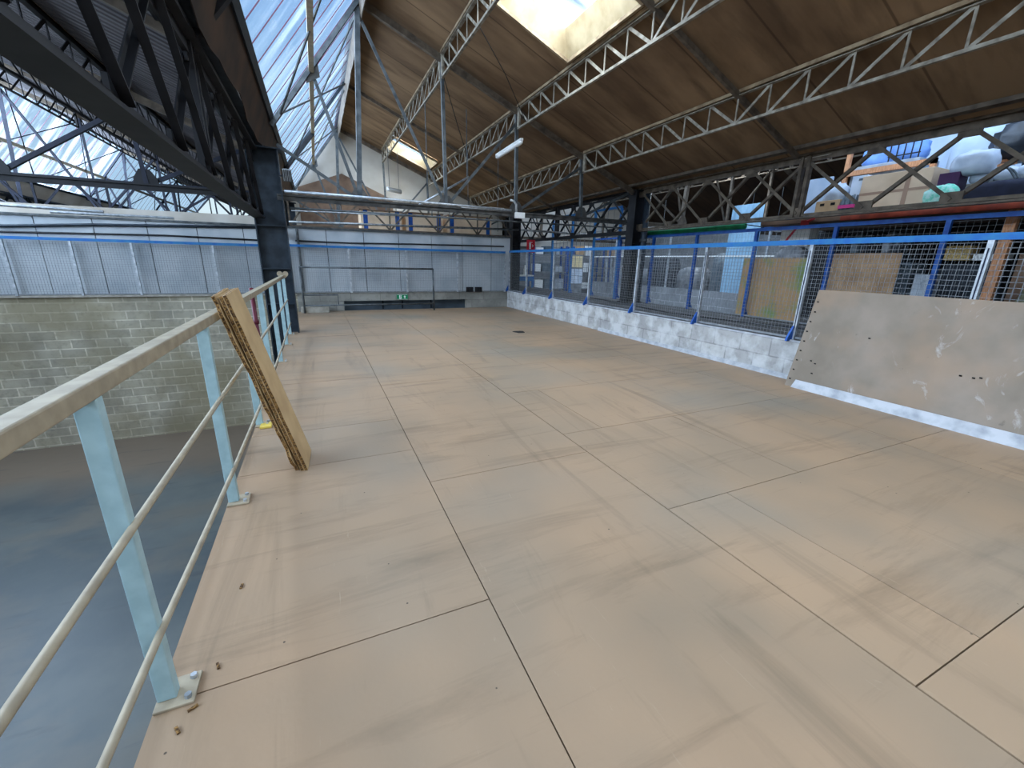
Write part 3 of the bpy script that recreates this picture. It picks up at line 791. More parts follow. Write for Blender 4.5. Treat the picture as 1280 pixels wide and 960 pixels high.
# navy slot in the posts
for y in (2.105, 3.89, 5.69):
    MB().mm((6.371, y-.006, .75), (6.3745, y+.006, 1.85)).obj('post_slot', M_navy, rf)
# second, blue fence across the walkway
FZ = 2.41
bp_ = [(9.0, y, 0) for y in (11.46, 9.95, 8.38, 6.72, 5.10, 3.50, 1.9, .3)]
bf = fence('blue_mesh_fence', bp_, .5, FZ, 'taller blue mesh fence on the far side of the walkway', M_blue2, M_blue2, .078, .0012, .065, V((1, 0, 0)))
tp_ = [(9.0, y, 0) for y in (15.9, 14.4, 12.95, 11.55)]
tf = fence('tall_blue_fence', tp_, .5, 3.36, 'tall open blue fence panels beside the dark right column', M_blue, M_blue, .3, .006, .07, V((1, 0, 0)), base=False)
# far wall fence
fp = [(x, 14.35, 0) for x in (-10.2, -8.4, -6.70, -5.49, -4.31, -2.56, -.82)]
fence('mesh_fence', fp, .545, 1.9, 'wire mesh fence along the left bay far wall, over the grey blockwork', M_galv, M_blue, .058, .0022, .05, None, base=True)
fp = [(x, 14.35, 0) for x in (-.76, .93, 2.68, 4.42, 6.2)]
fence('mesh_fence', fp, .56, 1.93, 'wire mesh fence along the far end of the deck, before white cladding', M_galv, M_blue, .058, .0022, .05, None, base=True)

# steel tube barrier before the hatch
bar = thing('tube_barrier', (1.5, 13.95, 0), 'plain steel tube barrier standing before the far hatch', 'barrier')
for x in (-.45, 3.46): MB().tube([(x, 13.95, 0), (x, 13.95, 1.34)], .028, 10).obj('post', M_grey, bar, smooth=True)
MB().tube([(-.45, 13.95, 1.33), (3.46, 13.95, 1.33)], .028, 10).obj('top_tube', M_grey, bar, smooth=True)
MB().tube([(-.45, 13.95, .22), (3.46, 13.95, .22)], .024, 10).obj('lower_tube', M_grey, bar, smooth=True)
MB().tube([(-.45, 13.95, .53), (.5, 13.95, .53), (.5, 13.95, .22)], .02, 8).obj('side_loop', M_grey, bar)

# exit sign
es = thing('exit_sign', (2.5, 14.36, .30), 'small green emergency exit sign on the far concrete ledge', 'sign')
MB().mm((2.32, 14.35, .33), (2.68, 14.385, .49)).obj('sign_plate', M_greensign, es)
b = MB(); y = 14.347
b.mm((2.335, y, .335), (2.665, y+.002, .341)).mm((2.335, y, .479), (2.665, y+.002, .485))
b.mm((2.40, y, .35), (2.47, y+.002, .47))                 # doorway
b.prism([(2.54, y, .415), (2.58, y, .46), (2.62, y, .415), (2.594, y, .415), (2.594, y, .36), (2.566, y, .36), (2.566, y, .415)][::-1], (0, .002, 0))
b.obj('pictogram', M_white, es)
b = MB()
b.prism([V((2.436+.012*math.cos(t), y-.002, .455+.012*math.sin(t))) for t in [2*math.pi*i/10 for i in range(10)]], (0, .002, 0))
b.bar((2.44, y-.001, .44), (2.432, y-.001, .40), .016, .002, (0, 1, 0)).bar((2.432, y-.001, .40), (2.45, y-.001, .36), .010, .002, (0, 1, 0)).bar((2.432, y-.001, .40), (2.412, y-.001, .372), .010, .002, (0, 1, 0)).bar((2.44, y-.001, .435), (2.462, y-.001, .42), .008, .002, (0, 1, 0))
b.obj('running_figure', M_greensign, es)
# black vents
for i, x in enumerate((4.72, 5.05)):
    v = MB()
    for j in range(5): v.mm((x+.055*j, 14.3, .58), (x+.055*j+.035, 14.33, .72))
    v.mm((x, 14.31, .56), (x+.26, 14.34, .58)).mm((x, 14.33, .56), (x+.26, 14.34, .73))
    tag(v.obj('slotted_crate', M_black), ('left' if i == 0 else 'right')+' of two small black slotted crates at the foot of the far fence', 'crate', 'black crates on the far ledge')
# low step of blocks before the far wall
tag(MB().mm((-.55, 13.98, 0), (.22, 14.3, .17)).obj('concrete_kerb', M_treadgrey, bevel=.012), 'low pale concrete kerb at the far left corner of the deck', 'kerb')
# upright conduit right of the column
tag(MB().tube([(-.43, 14.44, .56), (-.43, 14.44, 2.4)], .035, 8).obj('conduit', M_grey), 'upright grey conduit on the far wall beside the left column', 'conduit')

# pipes along the far wall and the tie beams
def hang(p, zt, q):
    return p
def pipe(name, pts, r, m, label, cat='pipe', clips=None):
    root = thing(name, pts[0], label, cat)
    MB().tube(pts, r, 10).obj('pipe_run', m, root, smooth=True)
    if clips:
        for x, y, z0, z1 in clips: MB().tube([(x, y, z0), (x, y, z1)], .012, 6).obj('hanger', M_grey, root)
    return root
pipe('service_pipe', [(-.6, 14.1, 2.56), (2, 14.1, 2.61), (6.6, 14.1, 2.70)], .035, M_pipe, 'grey service pipe above the far wall, left of the stanchion', clips=[(x, 14.1, 2.6, 3.3) for x in (.7, 2.4, 4.1, 5.8)])
pipe('upper_service_pipe', [(-.5, 14.1, 2.86), (3, 14.1, 2.92), (6.6, 14.1, 2.96)], .02, M_pipe, 'thin upper pipe above the far wall of the main bay')
pipe('long_service_pipe', [(6.7, 14.1, 2.70), (9, 14.6, 2.72), (14, 15.5, 2.75)], .035, M_pipe, 'grey service pipe running on into the right hall')
pipe('black_cable_run', [(-.5, 14.478, 2.07), (1, 14.478, 2.06), (3, 14.478, 2.10), (6.2, 14.478, 2.14)], .022, M_cable, 'sagging black cable above the fence on the far wall', 'cable')
pipe('cable_run', [(-10, 14.478, 1.99), (-6.6, 14.478, 2.03), (-3.6, 14.478, 2.08), (-1.0, 14.478, 2.04)], .022, M_cable, 'lower black cable above the fence of the left bay', 'cable')
pipe('left_service_pipe', [(-10, 14.465, 2.06), (-6.6, 14.465, 2.16), (-5, 14.465, 2.27), (-3, 14.465, 2.34), (-1.05, 14.465, 2.40)], .035, M_dark, 'dark pipe rising gently along the left bay far wall')
pipe('tie_beam_conduit', [(-.45, 10.2, 2.87), (1.5, 10.2, 2.87), (3.0, 10.2, 2.86), (4.55, 10.2, 2.84)], .028, M_galv, 'pale conduit fixed along the tie beam of the main frame')
pipe('lower_conduit', [(-.4, 10.41, 2.58), (4, 10.41, 2.60), (8.2, 10.41, 2.62)], .02, M_grey, 'thin conduit slung beneath the tie beam of the main frame', clips=[(x, 10.41, 2.58, 2.72) for x in (.6, 2.6, 4.6, 6.6)])
jb = thing('junction_box', (4.85, 10.25, 2.72), 'pale grey junction box with bent conduit on the tie beam', 'junction box')
MB().mm((4.72, 10.285, 2.68), (4.98, 10.38, 2.82)).obj('box_body', M_white, jb, bevel=.008)
MB().tube([(4.75, 10.33, 2.82), (4.74, 10.33, 3.0), (4.68, 10.33, 3.08), (4.58, 10.33, 3.09)], .03, 8).obj('bent_conduit', M_galv, jb, smooth=True)
# pale sagging tube lights / tubes hung across the left bay behind the tie beam
for a, b_, nm in (((-7.5, 12.2, 2.50), (-4.0, 12.2, 2.43), 'longer'), ((-5.0, 12.6, 2.40), (-2.9, 12.6, 2.40), 'shorter')):
    tag(MB().tube([a, b_], .03, 8).obj('hanging_tube', M_galv), f'{nm} pale horizontal tube hung below the left bay tie beam', 'tube')

pipe('slanting_tube', [(2.5, 12.0, 2.92), (4.06, 12.0, 3.83)], .03, M_galv, 'pale slanting tube behind the tie beam, rising to the right', 'tube', clips=[(2.9, 12.0, 3.15, 5.42), (4.0, 12.0, 3.8, 5.45)])
# fluorescent battens
def batten(a, b_, label, hang=None):
    a = V(a); b_ = V(b_)
    root = thing('batten_light', (a+b_)/2, label, 'light fitting', 'fluorescent battens')
    MB().bar(a+V((0, 0, .05)), b_+V((0, 0, .05)), .07, .05).obj('spine', M_white, root)
    MB().tube([a, a.lerp(b_, .05), a.lerp(b_, .95), b_], [.03, .055, .055, .03], 12).obj('diffuser', M_lamp, root, smooth=True)
    for t in (.15, .85):
        q = a.lerp(b_, t); MB().tube([q+V((0, 0, .06)), q+V((0, 0, hang or .3))], .008, 6).obj('hanger', M_grey, root)
    return root
batten((4.75, 10.1, 4.37), (4.75, 11.7, 4.33), 'white batten light hung under the middle purlin above the frame', .30)
batten((3.9, 12.2, 3.05), (5.2, 12.2, 3.05), 'white batten light low above the far wall, behind the tie beam', 1.5)
batten((2.3, 14.9, 3.75), (2.8, 15.3, 3.75), 'short white lamp near the far gable, left of the roof light', 1.2)
batten((13.0, 8.9, 2.95), (13.2, 10.4, 2.92), 'long white batten light in the dark right bay', 1.0)
batten((12.4, 13.0, 3.0), (12.4, 15.0, 3.0), 'second white batten light farther off in the dark right bay', 1.0)

tag(MB().tube([(2.9, 10.25, 5.44), (3.6, 11.6, 5.0), (4.2, 12.8, 4.74), (4.75, 13.9, 4.70)], .010, 6).obj('drooping_cable', M_cable), 'thin dark cable drooping from upper to middle purlin beyond the frame', 'cable')
tag(MB().tube([(2.9, 8.0, 5.44), (3.7, 8.7, 5.1), (4.75, 9.9, 4.72)], .008, 6).obj('drooping_cable', M_cable), 'thin dark cable drooping between purlins just before the frame', 'cable')

# boxes and boards stored on a loft behind the far wall
struct(MB().mm((-.4, 15.4, 2.25), (7.2, 18.6, 2.45)).obj('floor_loft', M_cream2))
for i, (x0, x1, w) in enumerate(((1.5, 2.85, 'left'), (3.0, 4.3, 'middle'), (4.5, 6.2, 'right'))):
    z = 2.45
    root = thing('loft_crate', ((x0+x1)/2, 16.1, z), f'{w} pale board crate with blue straps on the loft behind the far wall', 'crate', 'crates on the loft')
    MB().mm((x0, 15.7, z), (x1, 16.6, z+.72)).obj('crate_body', M_cardpale, root, bevel=.01)
    for x in (x0+.08, x1-.22): MB().mm((x, 15.69, z), (x+.14, 16.61, z+.73)).obj('blue_strap', M_blue2, root)
    MB().mm((x0-.03, 15.66, z+.72), (x1+.03, 16.64, z+.75)).obj('crate_lid', M_brownboard, root)

# ------------------------------------------------------------------ store deck at the upper right (z 2.6)
MZ = 2.60
struct(MB().mm((9.1, Y0, 2.50), (12.5, 6.75, 2.60)).obj('floor_mezzanine', M_brownboard))
tag(MB().mm((9.03, .5, 2.485), (9.10, 5.1, 2.565)).obj('edge_rail', M_orange), 'orange red steel edge along the front of the storage loft', 'edge rail')
def boxthing(name, lo, hi, m, label, cat, group=None, bevel=.006):
    return tag(MB().mm(lo, hi).obj(name, m, bevel=bevel), label, cat, group)
boxthing('white_board', (9.95, 5.93, MZ), (9.99, 6.50, 3.46), M_sheet, 'tall plain white board standing on the loft beside the girder post', 'board')
def cardbox(name, lo, hi, m, label, tape=True, vt=None):
    root = thing(name, ((lo[0]+hi[0])/2, (lo[1]+hi[1])/2, lo[2]), label, 'box')
    MB().mm(lo, hi).obj('carton', m, root, bevel=.008)
    x = lo[0]-.003; zc = (lo[2]+hi[2])/2
    if tape: MB().mm((x, lo[1], zc-.02), (x+.002, hi[1], zc+.025)).obj('tape_band', M_tape, root)
    if vt is not None: MB().mm((x-.002, vt, lo[2]), (x, vt+.07, hi[2])).obj('tape_strip', M_tape, root)
    return root
cardbox('large_carton', (9.6, 4.13, MZ+.06), (10.5, 5.18, 3.30), M_cardpale, 'large pale cardboard box with crossed brown tape on the loft', True, 4.42)
tag(MB().mm((9.62, 4.12, MZ), (10.4, 5.15, MZ+.055)).obj('white_slab', M_white, bevel=.006), 'white slab lying under the large pale cardboard box', 'slab')
fr = thing('timber_surround', (10.6, 4.7, MZ), 'orange timber frame standing behind the large cardboard box', 'frame')
for y0, y1, z0, z1 in ((6.02, 6.10, MZ, 4.06), (4.55, 4.63, MZ, 3.62), (4.55, 6.10, 3.52, 3.62)):
    MB().mm((10.55, y0, z0), (10.62, y1, z1)).obj('frame_member', M_wood, fr)
tag(MB().blob((11.0, 5.45, 3.92), (.5, 1.1, .50), 3, .12).obj('folded_bedding', M_bedding, smooth=True), 'folded blue bedding piled above the large cardboard box', 'bedding')
tag(MB().mm((10.66, 4.85, MZ), (11.4, 6.0, 3.70)).obj('grey_chest', M_ltgrey, bevel=.01), 'light grey chest under the folded blue bedding', 'chest')
wr = thing('wire_rack', (10.75, 5.1, 3.70), 'black wire rack standing beside the blue bedding', 'rack')
for i in range(5): MB().tube([(10.72, 4.92+.12*i, 3.70), (10.72, 4.92+.12*i, 4.16)], .012, 6).obj('rack_bar', M_black, wr)
for z in (3.8, 4.12): MB().tube([(10.72, 4.90, z), (10.72, 5.42, z)], .012, 6).obj('rack_bar', M_black, wr)
cardbox('small_carton', (9.55, 5.47, MZ+.05), (9.9, 5.92, 2.94), M_card, 'small brown carton with hand holes on the loft edge', False)
tag(MB().mm((9.5, 5.44, MZ), (9.9, 5.98, MZ+.045)).obj('black_tray', M_black, bevel=.004), 'flat black tray under the small brown carton', 'tray')
ho = MB()
for y in (5.55, 5.75): ho.mm((9.543, y, 2.84), (9.549, y+.08, 2.89))
ho.obj('hand_hole', M_hole, bpy.data.objects['small_carton'])
tag(MB().blob((9.78, 5.70, 3.10), (.36, .42, .40), 5, .3, 3).obj('plastic_bag', M_bag, smooth=True), 'crumpled clear plastic bag on top of the small brown carton', 'bag')
pb = thing('printed_carton', (9.85, 5.2, MZ), 'white printed carton standing behind the bottle pack', 'box')
MB().mm((9.78, 5.20, MZ), (10.1, 5.46, 3.36)).obj('carton', M_bag, pb, bevel=.006)
MB().mm((9.776, 5.22, 3.27), (9.779, 5.34, 3.31)).obj('printed_mark', M_slate, pb)
bo = thing('bottle_pack', (9.6, 5.24, MZ), 'shrink wrapped pack of dark bottles with a pink band', 'bottle pack')
MB().mm((9.52, 5.195, MZ), (9.74, 5.465, MZ+.05)).obj('pack_tray', M_pink, bo)
for i in range(3):
    for j in range(2):
        c = (9.58+.10*j, 5.245+.09*i)
        MB().tube([(*c, MZ+.05), (*c, MZ+.26), (*c, MZ+.33), (*c, MZ+.40)], [.045, .045, .02, .018], 10).obj('bottle', M_slate, bo, smooth=True)
MB().mm((9.515, 5.19, MZ+.16), (9.745, 5.468, MZ+.22)).obj('pink_band', M_pink, bo)
# dust sheeted stack
st = MB().blob((10.95, 4.08, 3.38), (.7, .82, 1.62), 11, .10, 1.5, 28, 18, True, 4)
tag(st.obj('sheeted_furniture', M_sheet, smooth=True), 'tall stack under a pale dust sheet, right of the large cardboard box', 'covered furniture')
tag(MB().blob((10.2, 3.25, 3.60), (.8, .85, .62), 12, .3, 2.5).obj('black_bag', M_bin, smooth=True), 'big shiny black bag heaped at the top of the loft pile', 'bag')
tag(MB().mm((9.9, 2.0, MZ), (10.6, 3.22, 3.33)).obj('dark_chest', M_darkfab, bevel=.02), 'dark chest carrying the shiny black bag', 'chest')
tag(MB().blob((9.72, 3.68, 3.30), (.36, .55, .40), 14, .2, 2).obj('white_pillow', M_bag, smooth=True), 'white pillow wedged between dust sheet and black bag', 'pillow')
boxthing('purple_box', (9.55, 3.76, MZ), (9.85, 4.02, 3.16), M_purple, 'dark purple box standing upright beside the mint bag', 'box')
tag(MB().blob((9.41, 3.87, MZ+.19), (.22, .44, .40), 15, .2, 3).obj('mint_bag', M_mint, smooth=True), 'mint green and white striped bag at the loft edge', 'bag')
nv = thing('tote_bag', (9.5, 3.2, MZ), 'long navy tote bag with looped handles at the loft edge', 'bag')
MB().blob((9.5, 3.15, MZ+.18), (.34, .92, .36), 16, .12, 2, 24, 14, True, 4).obj('bag_body', M_navy, nv, smooth=True)
for dx in (-.10, .06):
    MB().tube([V((9.5+dx, 3.45-.4*t, MZ+.30+.22*math.sin(math.pi*t))) for t in [i/10 for i in range(11)]], .014, 6).obj('handle', M_slate, nv, smooth=True)
for i, (y, z, w) in enumerate(((3.55, 3.06, 'left'), (3.30, 3.07, 'middle'), (3.05, 3.08, 'right'))):
    tag(MB().blob((9.78, y, z), (.16, .32, .20), 20+i, .15, 2, 16, 10, False).obj('white_bundle', M_bag, smooth=True), f'{w} of three white folded bundles above the navy tote bag', 'bundle', 'white folded bundles')
boxthing('bundle_shelf', (9.68, 2.9, MZ), (9.9, 3.70, 2.97), M_treadgrey, 'grey box behind the navy tote, carrying the white bundles', 'box')
for i, (a, b_) in enumerate((((9.6, 3.62, 3.22), (10.0, 3.40, 3.30)), ((9.62, 3.55, 3.17), (9.95, 3.30, 3.24)))):
    tag(MB().bar(a, b_, .06, .04).obj('timber_offcut', M_wood), ('upper' if i == 0 else 'lower')+' short timber offcut poking out below the black bag', 'timber', 'timber offcuts')
struct(MB().mm((12.3, Y0, MZ), (12.4, 6.7, 4.9)).obj('wall_store_back', M_sheet))

# things under the loft, behind the mesh
boxthing('stained_board', (9.14, 5.60, .45), (9.17, 7.05, 1.82), M_mould, 'brown board with green stains leaning behind the blue fence', 'board')
boxthing('hardboard_sheet', (9.14, 4.05, .45), (9.17, 5.22, 1.90), M_osb, 'plain brown hardboard sheet behind the blue fence, above the plywood', 'board')
wb = thing('white_box', (9.5, 6.15, 2.18), 'white box with a red diagonal stripe on the grey sack', 'box')
MB().mm((9.45, 5.86, 2.07), (9.75, 6.48, 2.47)).obj('box_body', M_white, wb, bevel=.01)
MB().bar((9.446, 6.40, 2.09), (9.446, 6.15, 2.45), .004, .05, (0, 1, 0)).obj('red_stripe', M_redsign, wb)
tag(MB().blob((9.6, 6.2, 1.32), (.6, .72, 1.75), 31, .12, 2, 20, 14, True, 4).obj('grey_sack', M_greybag, smooth=True), 'tall grey plastic sack carrying the white box, behind the mesh', 'sack')
boxthing('clutter_shelf', (9.6, 4.3, 1.86), (10.2, 5.6, 1.92), M_black, 'dark shelf plank above the hardboard sheet', 'shelf')
random.seed(11)
cc = [M_navy, M_bin, M_slate, M_darkfab, M_black, M_greybag, M_bin]
desc = ['navy', 'black glossy', 'slate grey', 'charcoal', 'sooty black', 'pale grey', 'dull black']
for i in range(7):
    y = 5.50-.175*i
    tag(MB().blob((9.85, y-.05, 2.11), (.40, .165, .40+.08*random.random()), 40+i, .2, 2.5, 16, 10).obj('shelf_bundle', cc[i], smooth=True), f'{desc[i]} bundle on the dark shelf under the loft, ' + ('far end', 'second from far end', 'third from far end', 'mid shelf', 'third from near end', 'second from near end', 'near end')[i], 'bundle', 'bundles on the dark shelf')
boxthing('shelf_support', (9.7, 4.3, .42), (10.2, 5.6, 1.86), M_darkfab, 'dark cupboard under the shelf behind the hardboard sheet', 'cupboard')
ac = thing('armchair', (9.95, 3.5, .42), 'dark charcoal armchair behind the mesh under the loft', 'armchair')
MB().blob((10.0, 3.5, .82), (.8, .75, .85), 51, .05, 2, 24, 14, True, 4).obj('seat', M_darkfab, ac, smooth=True)
MB().blob((10.2, 3.5, 1.35), (.35, .85, .95), 52, .05, 2, 24, 14, True, 4).obj('backrest', M_darkfab, ac, smooth=True)
for s in (-1, 1): MB().blob((9.85, 3.5+s*.42, 1.15), (.75, .2, .55), 53, .05, 2, 20, 12, True, 4).obj('armrest', M_slate, ac, smooth=True)
boxthing('wicker_box', (10.05, 3.52, 1.80), (10.35, 3.85, 2.04), mat('wicker_yellow', (206, 176, 112), .8, 0, .2, 40, (160, 128, 74)), 'yellow wicker box perched on the dark armchair', 'box')
boxthing('white_case', (10.05, 3.10, 1.80), (10.35, 3.48, 1.90), M_white, 'flat white case beside the yellow wicker box', 'case')
boxthing('grey_tub', (9.29, 3.58, .98), (9.43, 3.86, 1.55), M_ltgrey, 'light grey plastic tub in front of the dark armchair', 'tub')
boxthing('tub_stand', (9.26, 3.5, .42), (9.46, 3.95, .98), M_slate, 'slate crate carrying the light grey plastic tub', 'crate')
boxthing('slate_cabinet', (9.6, 4.07, .42), (10.1, 4.28, 1.75), M_slate, 'narrow slate cabinet between armchair and hardboard sheet', 'cabinet')
tag(MB().bar((9.3, 2.92, .42), (9.3, 2.92, 2.50), .10, .12, (0, 1, 0)).obj('timber_post', M_wood), 'rough orange timber post at the right end of the blue fence', 'post')
boxthing('dark_wardrobe', (9.7, 1.2, .42), (10.4, 2.85, 1.9), M_brownboard, 'brown wardrobe carcass beyond the orange timber post', 'wardrobe')
tag(MB().blob((9.5, 2.3, 1.0), (.3, .8, 1.2), 61, .2, 2.5).obj('olive_sack', mat('olive_sacking', (118, 116, 92), .8, 0, .15, 7), smooth=True), 'olive grey sack leaning on the brown wardrobe', 'sack')
struct(MB().mm((11.4, Y0, .4), (11.5, 6.9, 2.5)).obj('wall_store_lower', M_black))

# green tube lying along the blue fence rail
gt = MB().tube([(9.0, 11.2, FZ+.10), (9.0, 9.8, FZ+.105), (9.0, 8.4, FZ+.095), (9.0, 7.05, FZ+.10)], .065, 12)
tag(gt.obj('green_tube', M_green, smooth=True), 'long green plastic tube lying on the blue fence top rail', 'tube')
cap = MB().tube([(9.0, 8.75, FZ+.24), (9.0, 8.4, FZ+.175), (9.02, 7.9, FZ+.18), (8.98, 7.3, FZ+.18), (9.02, 6.6, FZ+.05)], .012, 6)
tag(cap.obj('black_flex', M_cable), 'black cord draped over the green tube on the fence', 'cord')
tag(MB().box((9.0, 5.72, FZ+.08), (.10, .10, .09)).tube([(9.0, 5.72, FZ+.08), (9.0, 5.55, FZ+.15)], .025, 8).obj('red_clamp', M_rustred), 'small red clamp on the blue rail under the girder post', 'clamp')
# cable lying along the walkway
pipe('floor_cable', [(8.3, 12, .515), (8.0, 9.5, .515), (7.6, 7.6, .515), (7.9, 6.2, .515), (8.3, 4.8, .515), (8.2, 3, .515)], .015, M_cable, 'black cable snaking along the dark walkway between fences', 'cable')

# ------------------------------------------------------------------ right hall beyond the blue fence
struct(MB().mm((12.4, 6.9, 0), (12.6, 18.1, .78)).obj('wall_hall_low', M_farblock))
cs = MB(); y = 9.2; n = 24; prev = None
for i in range(n+1):
    yy = 9.2+1.1*i/n; xx = 12.44+(.03 if (i//2) % 2 else 0)
    cur = (V((xx, yy, .78)), V((xx, yy, 3.5)))
    if prev: cs.quadslab([prev[0], cur[0], cur[1], prev[1]], .004)
    prev = cur
tag(cs.obj('corrugated_sheet', M_corr), 'pale blue corrugated metal sheet standing above the far low wall', 'sheet metal')
hf_ = [(12.5, y, 0) for y in (18, 16.2, 14.5, 12.9, 11.6, 10.3, 8.9, 7.4)]
fence('mesh_fence', hf_, .78, 2.75, 'distant mesh fence with pale posts on the far low wall of the hall', M_galv, M_blue2, .15, .005, .06, None, base=False)
tag(MB().bar((12.452, 7.4, 1.95), (12.452, 17.8, 1.95), .04, .04).obj('guard_tube', M_white), 'white horizontal guard tube before the distant mesh fence', 'guard tube')
boxthing('timber_pallet', (9.5, 6.95, .0), (10.3, 8.2, .12), M_wood, 'timber pallet on the hall floor behind the blue fence', 'pallet')
for i, (y, hgt, m, d) in enumerate(((7.9, 1.9, M_greybag, 'grey wrapped'), (9.7, 1.3, M_card, 'brown'), (11.4, 2.1, M_slate, 'slate'), (13.1, 1.5, M_racks, 'mid grey'), (14.9, 2.0, M_darkfab, 'charcoal'), (16.6, 1.4, M_ltgrey, 'light grey'))):
    root = thing('pallet_stack', (14.2, y, 0), f'{d} loaded pallet behind the distant mesh fence', 'pallet load', 'pallet loads in the hall')
    MB().mm((13.6, y-.6, 0), (14.8, y+.6, .14)).obj('pallet', M_wood, root)
    MB().blob((14.2, y, .14+hgt/2+.04), (1.1, 1.15, hgt), 70+i, .06, 2, 22, 14, True, 5).obj('wrapped_load', m, root, smooth=True)
# racks in the far hall
def rack(x0, x1, y, z0, h, label, seed):
    random.seed(seed)
    root = thing('storage_rack', ((x0+x1)/2, y, z0), label, 'rack', 'storage racks in the far hall')
    for x in (x0, x1): MB().mm((x-.04, y-.3, z0), (x+.04, y-.22, z0+h)).obj('upright', M_blue2, root)
    for x in (x0, x1): MB().mm((x-.04, y+.22, z0), (x+.04, y+.3, z0+h)).obj('upright', M_blue2, root)
    for j in range(3): MB().mm((x0, y-.3, z0+.35+j*h/3), (x1, y+.3, z0+.40+j*h/3)).obj('shelf', M_racks, root)
    random.seed(7)
    return root
rack(9.4, 11.2, 18.6, 0, 2.4, 'left storage rack with blue uprights in the far hall', 1)
rack(11.6, 13.4, 18.6, 0, 2.4, 'middle storage rack with blue uprights in the far hall', 2)
rack(13.8, 15.8, 18.6, 0, 2.4, 'right storage rack with blue uprights in the far hall', 3)
random.seed(5)
cols = [(M_white, 'white'), (M_ltgrey, 'light grey'), (M_card, 'brown'), (M_slate, 'slate'), (M_greybag, 'pale grey')]
n = 0
for x0, x1, w in ((9.4, 11.2, 'left'), (11.6, 13.4, 'middle'), (13.8, 15.8, 'right')):
    for j, sh in enumerate(('bottom', 'middle', 'top')):
        x = x0+.12; q = 0
        while x < x1-.5:
            wd = .28+.25*random.random(); hh = .25+.22*random.random(); m, cn = cols[(n*3+j) % 5]; z = .40+j*.8
            boxthing('storage_box', (x, 18.36, z), (x+wd, 18.8, z+hh), m, f'{cn} box on the {sh} shelf of the {w} far rack, ' + ('first', 'second', 'third', 'fourth', 'fifth')[min(q, 4)] + ' along', 'box', 'boxes on the far hall racks')
            x += wd+.10; n += 1; q += 1
random.seed(7)
# red sign
rs = thing('red_sign', (7.8, 15.5, 1.9), 'red sign with white pictogram hung beyond the far corner', 'sign')
MB().mm((7.62, 15.5, 1.98), (7.98, 15.52, 2.46)).obj('sign_plate', M_redsign, rs)
b = MB(); y = 15.496
b.mm((7.72, y, 2.12), (7.80, y+.003, 2.34)).mm((7.74, y, 2.34), (7.78, y+.003, 2.39)).mm((7.80, y, 2.36), (7.86, y+.003, 2.38))
b.prism([(7.86, y, 2.30), (7.92, y, 2.24), (7.86, y, 2.18)], (0, .003, 0)).mm((7.70, y, 2.04), (7.92, y+.003, 2.08))
b.obj('pictogram', M_white, rs)
MB().tube([(7.8, 15.51, 2.46), (7.8, 15.51, 3.2)], .01, 6).obj('hanger', M_grey, rs)
# notice board
nb = thing('notice_board', (9.6, 15.3, .0), 'freestanding notice with yellow and white sheets in the far hall', 'notice')
MB().mm((9.30, 15.0, 0), (9.95, 15.03, 1.95)).obj('back_board', M_racks, nb)
MB().mm((9.42, 14.99, 1.45), (9.92, 14.998, 1.90)).obj('yellow_sheet', mat('pale_yellow_paper', (226, 208, 160), .7, 0, .05, 5), nb)
MB().mm((9.42, 14.985, .82), (9.98, 14.993, 1.40)).obj('white_sheet', M_bag, nb)
# bench with white things
bn_ = thing('work_bench', (7.9, 17.8, .5), 'blue fronted bench in the far hall beyond the corner', 'bench')
MB().mm((7.0, 17.5, 1.0), (9.0, 18.1, 1.06)).obj('bench_top', M_white, bn_)
MB().mm((7.0, 17.5, .8), (9.0, 17.54, 1.0)).obj('apron', M_blue, bn_)
for x in (7.05, 8.95):
    for y in (17.55, 18.05): MB().mm((x-.03, y-.03, .5), (x+.03, y+.03, 1.0)).obj('leg', M_blue, bn_)
for i in range(5):
    x = 7.25+.36*i
    tag(MB().tube([(x, 17.8, 1.06), (x, 17.8, 1.3), (x, 17.8, 1.4), (x, 17.8, 1.48)], [.07, .07, .03, .03], 10).obj('white_canister', M_white, smooth=True), ('leftmost', 'second', 'middle', 'fourth', 'rightmost')[i]+' white canister standing on the far blue fronted bench', 'canister', 'canisters on the far bench')
# leaning planks in the far hall
for i in range(4):
    tag(MB().bar((13.2+.3*i, 17.6, 0), (13.5+.3*i, 18.22, 1.9), .12, .03, (0, 1, 0)).obj('leaning_plank', M_ltgrey), ('leftmost', 'second', 'third', 'rightmost')[i]+' of four pale planks leaning in the far hall', 'plank', 'pale planks in the far hall')

# ------------------------------------------------------------------ debris on the deck
random.seed(21)
for i, (x, y) in enumerate(((-.57, 1.50), (-.60, 1.43), (-.52, 1.66), (-.50, 2.12))):
    a = random.random()*3
    tag(MB().box((x, y, .004), (.032, .010, .006), Matrix.Rotation(a, 3, 'Z')).obj('wood_chip', M_chip_edge), ('pale splinter just behind the nearest full rail post foot', 'outermost splinter near the deck edge by the post foot', 'splinter beside the bolts of the nearest rail post', 'dark splinter lying farther along the deck edge')[i], 'splinter', 'splinters by the rail')

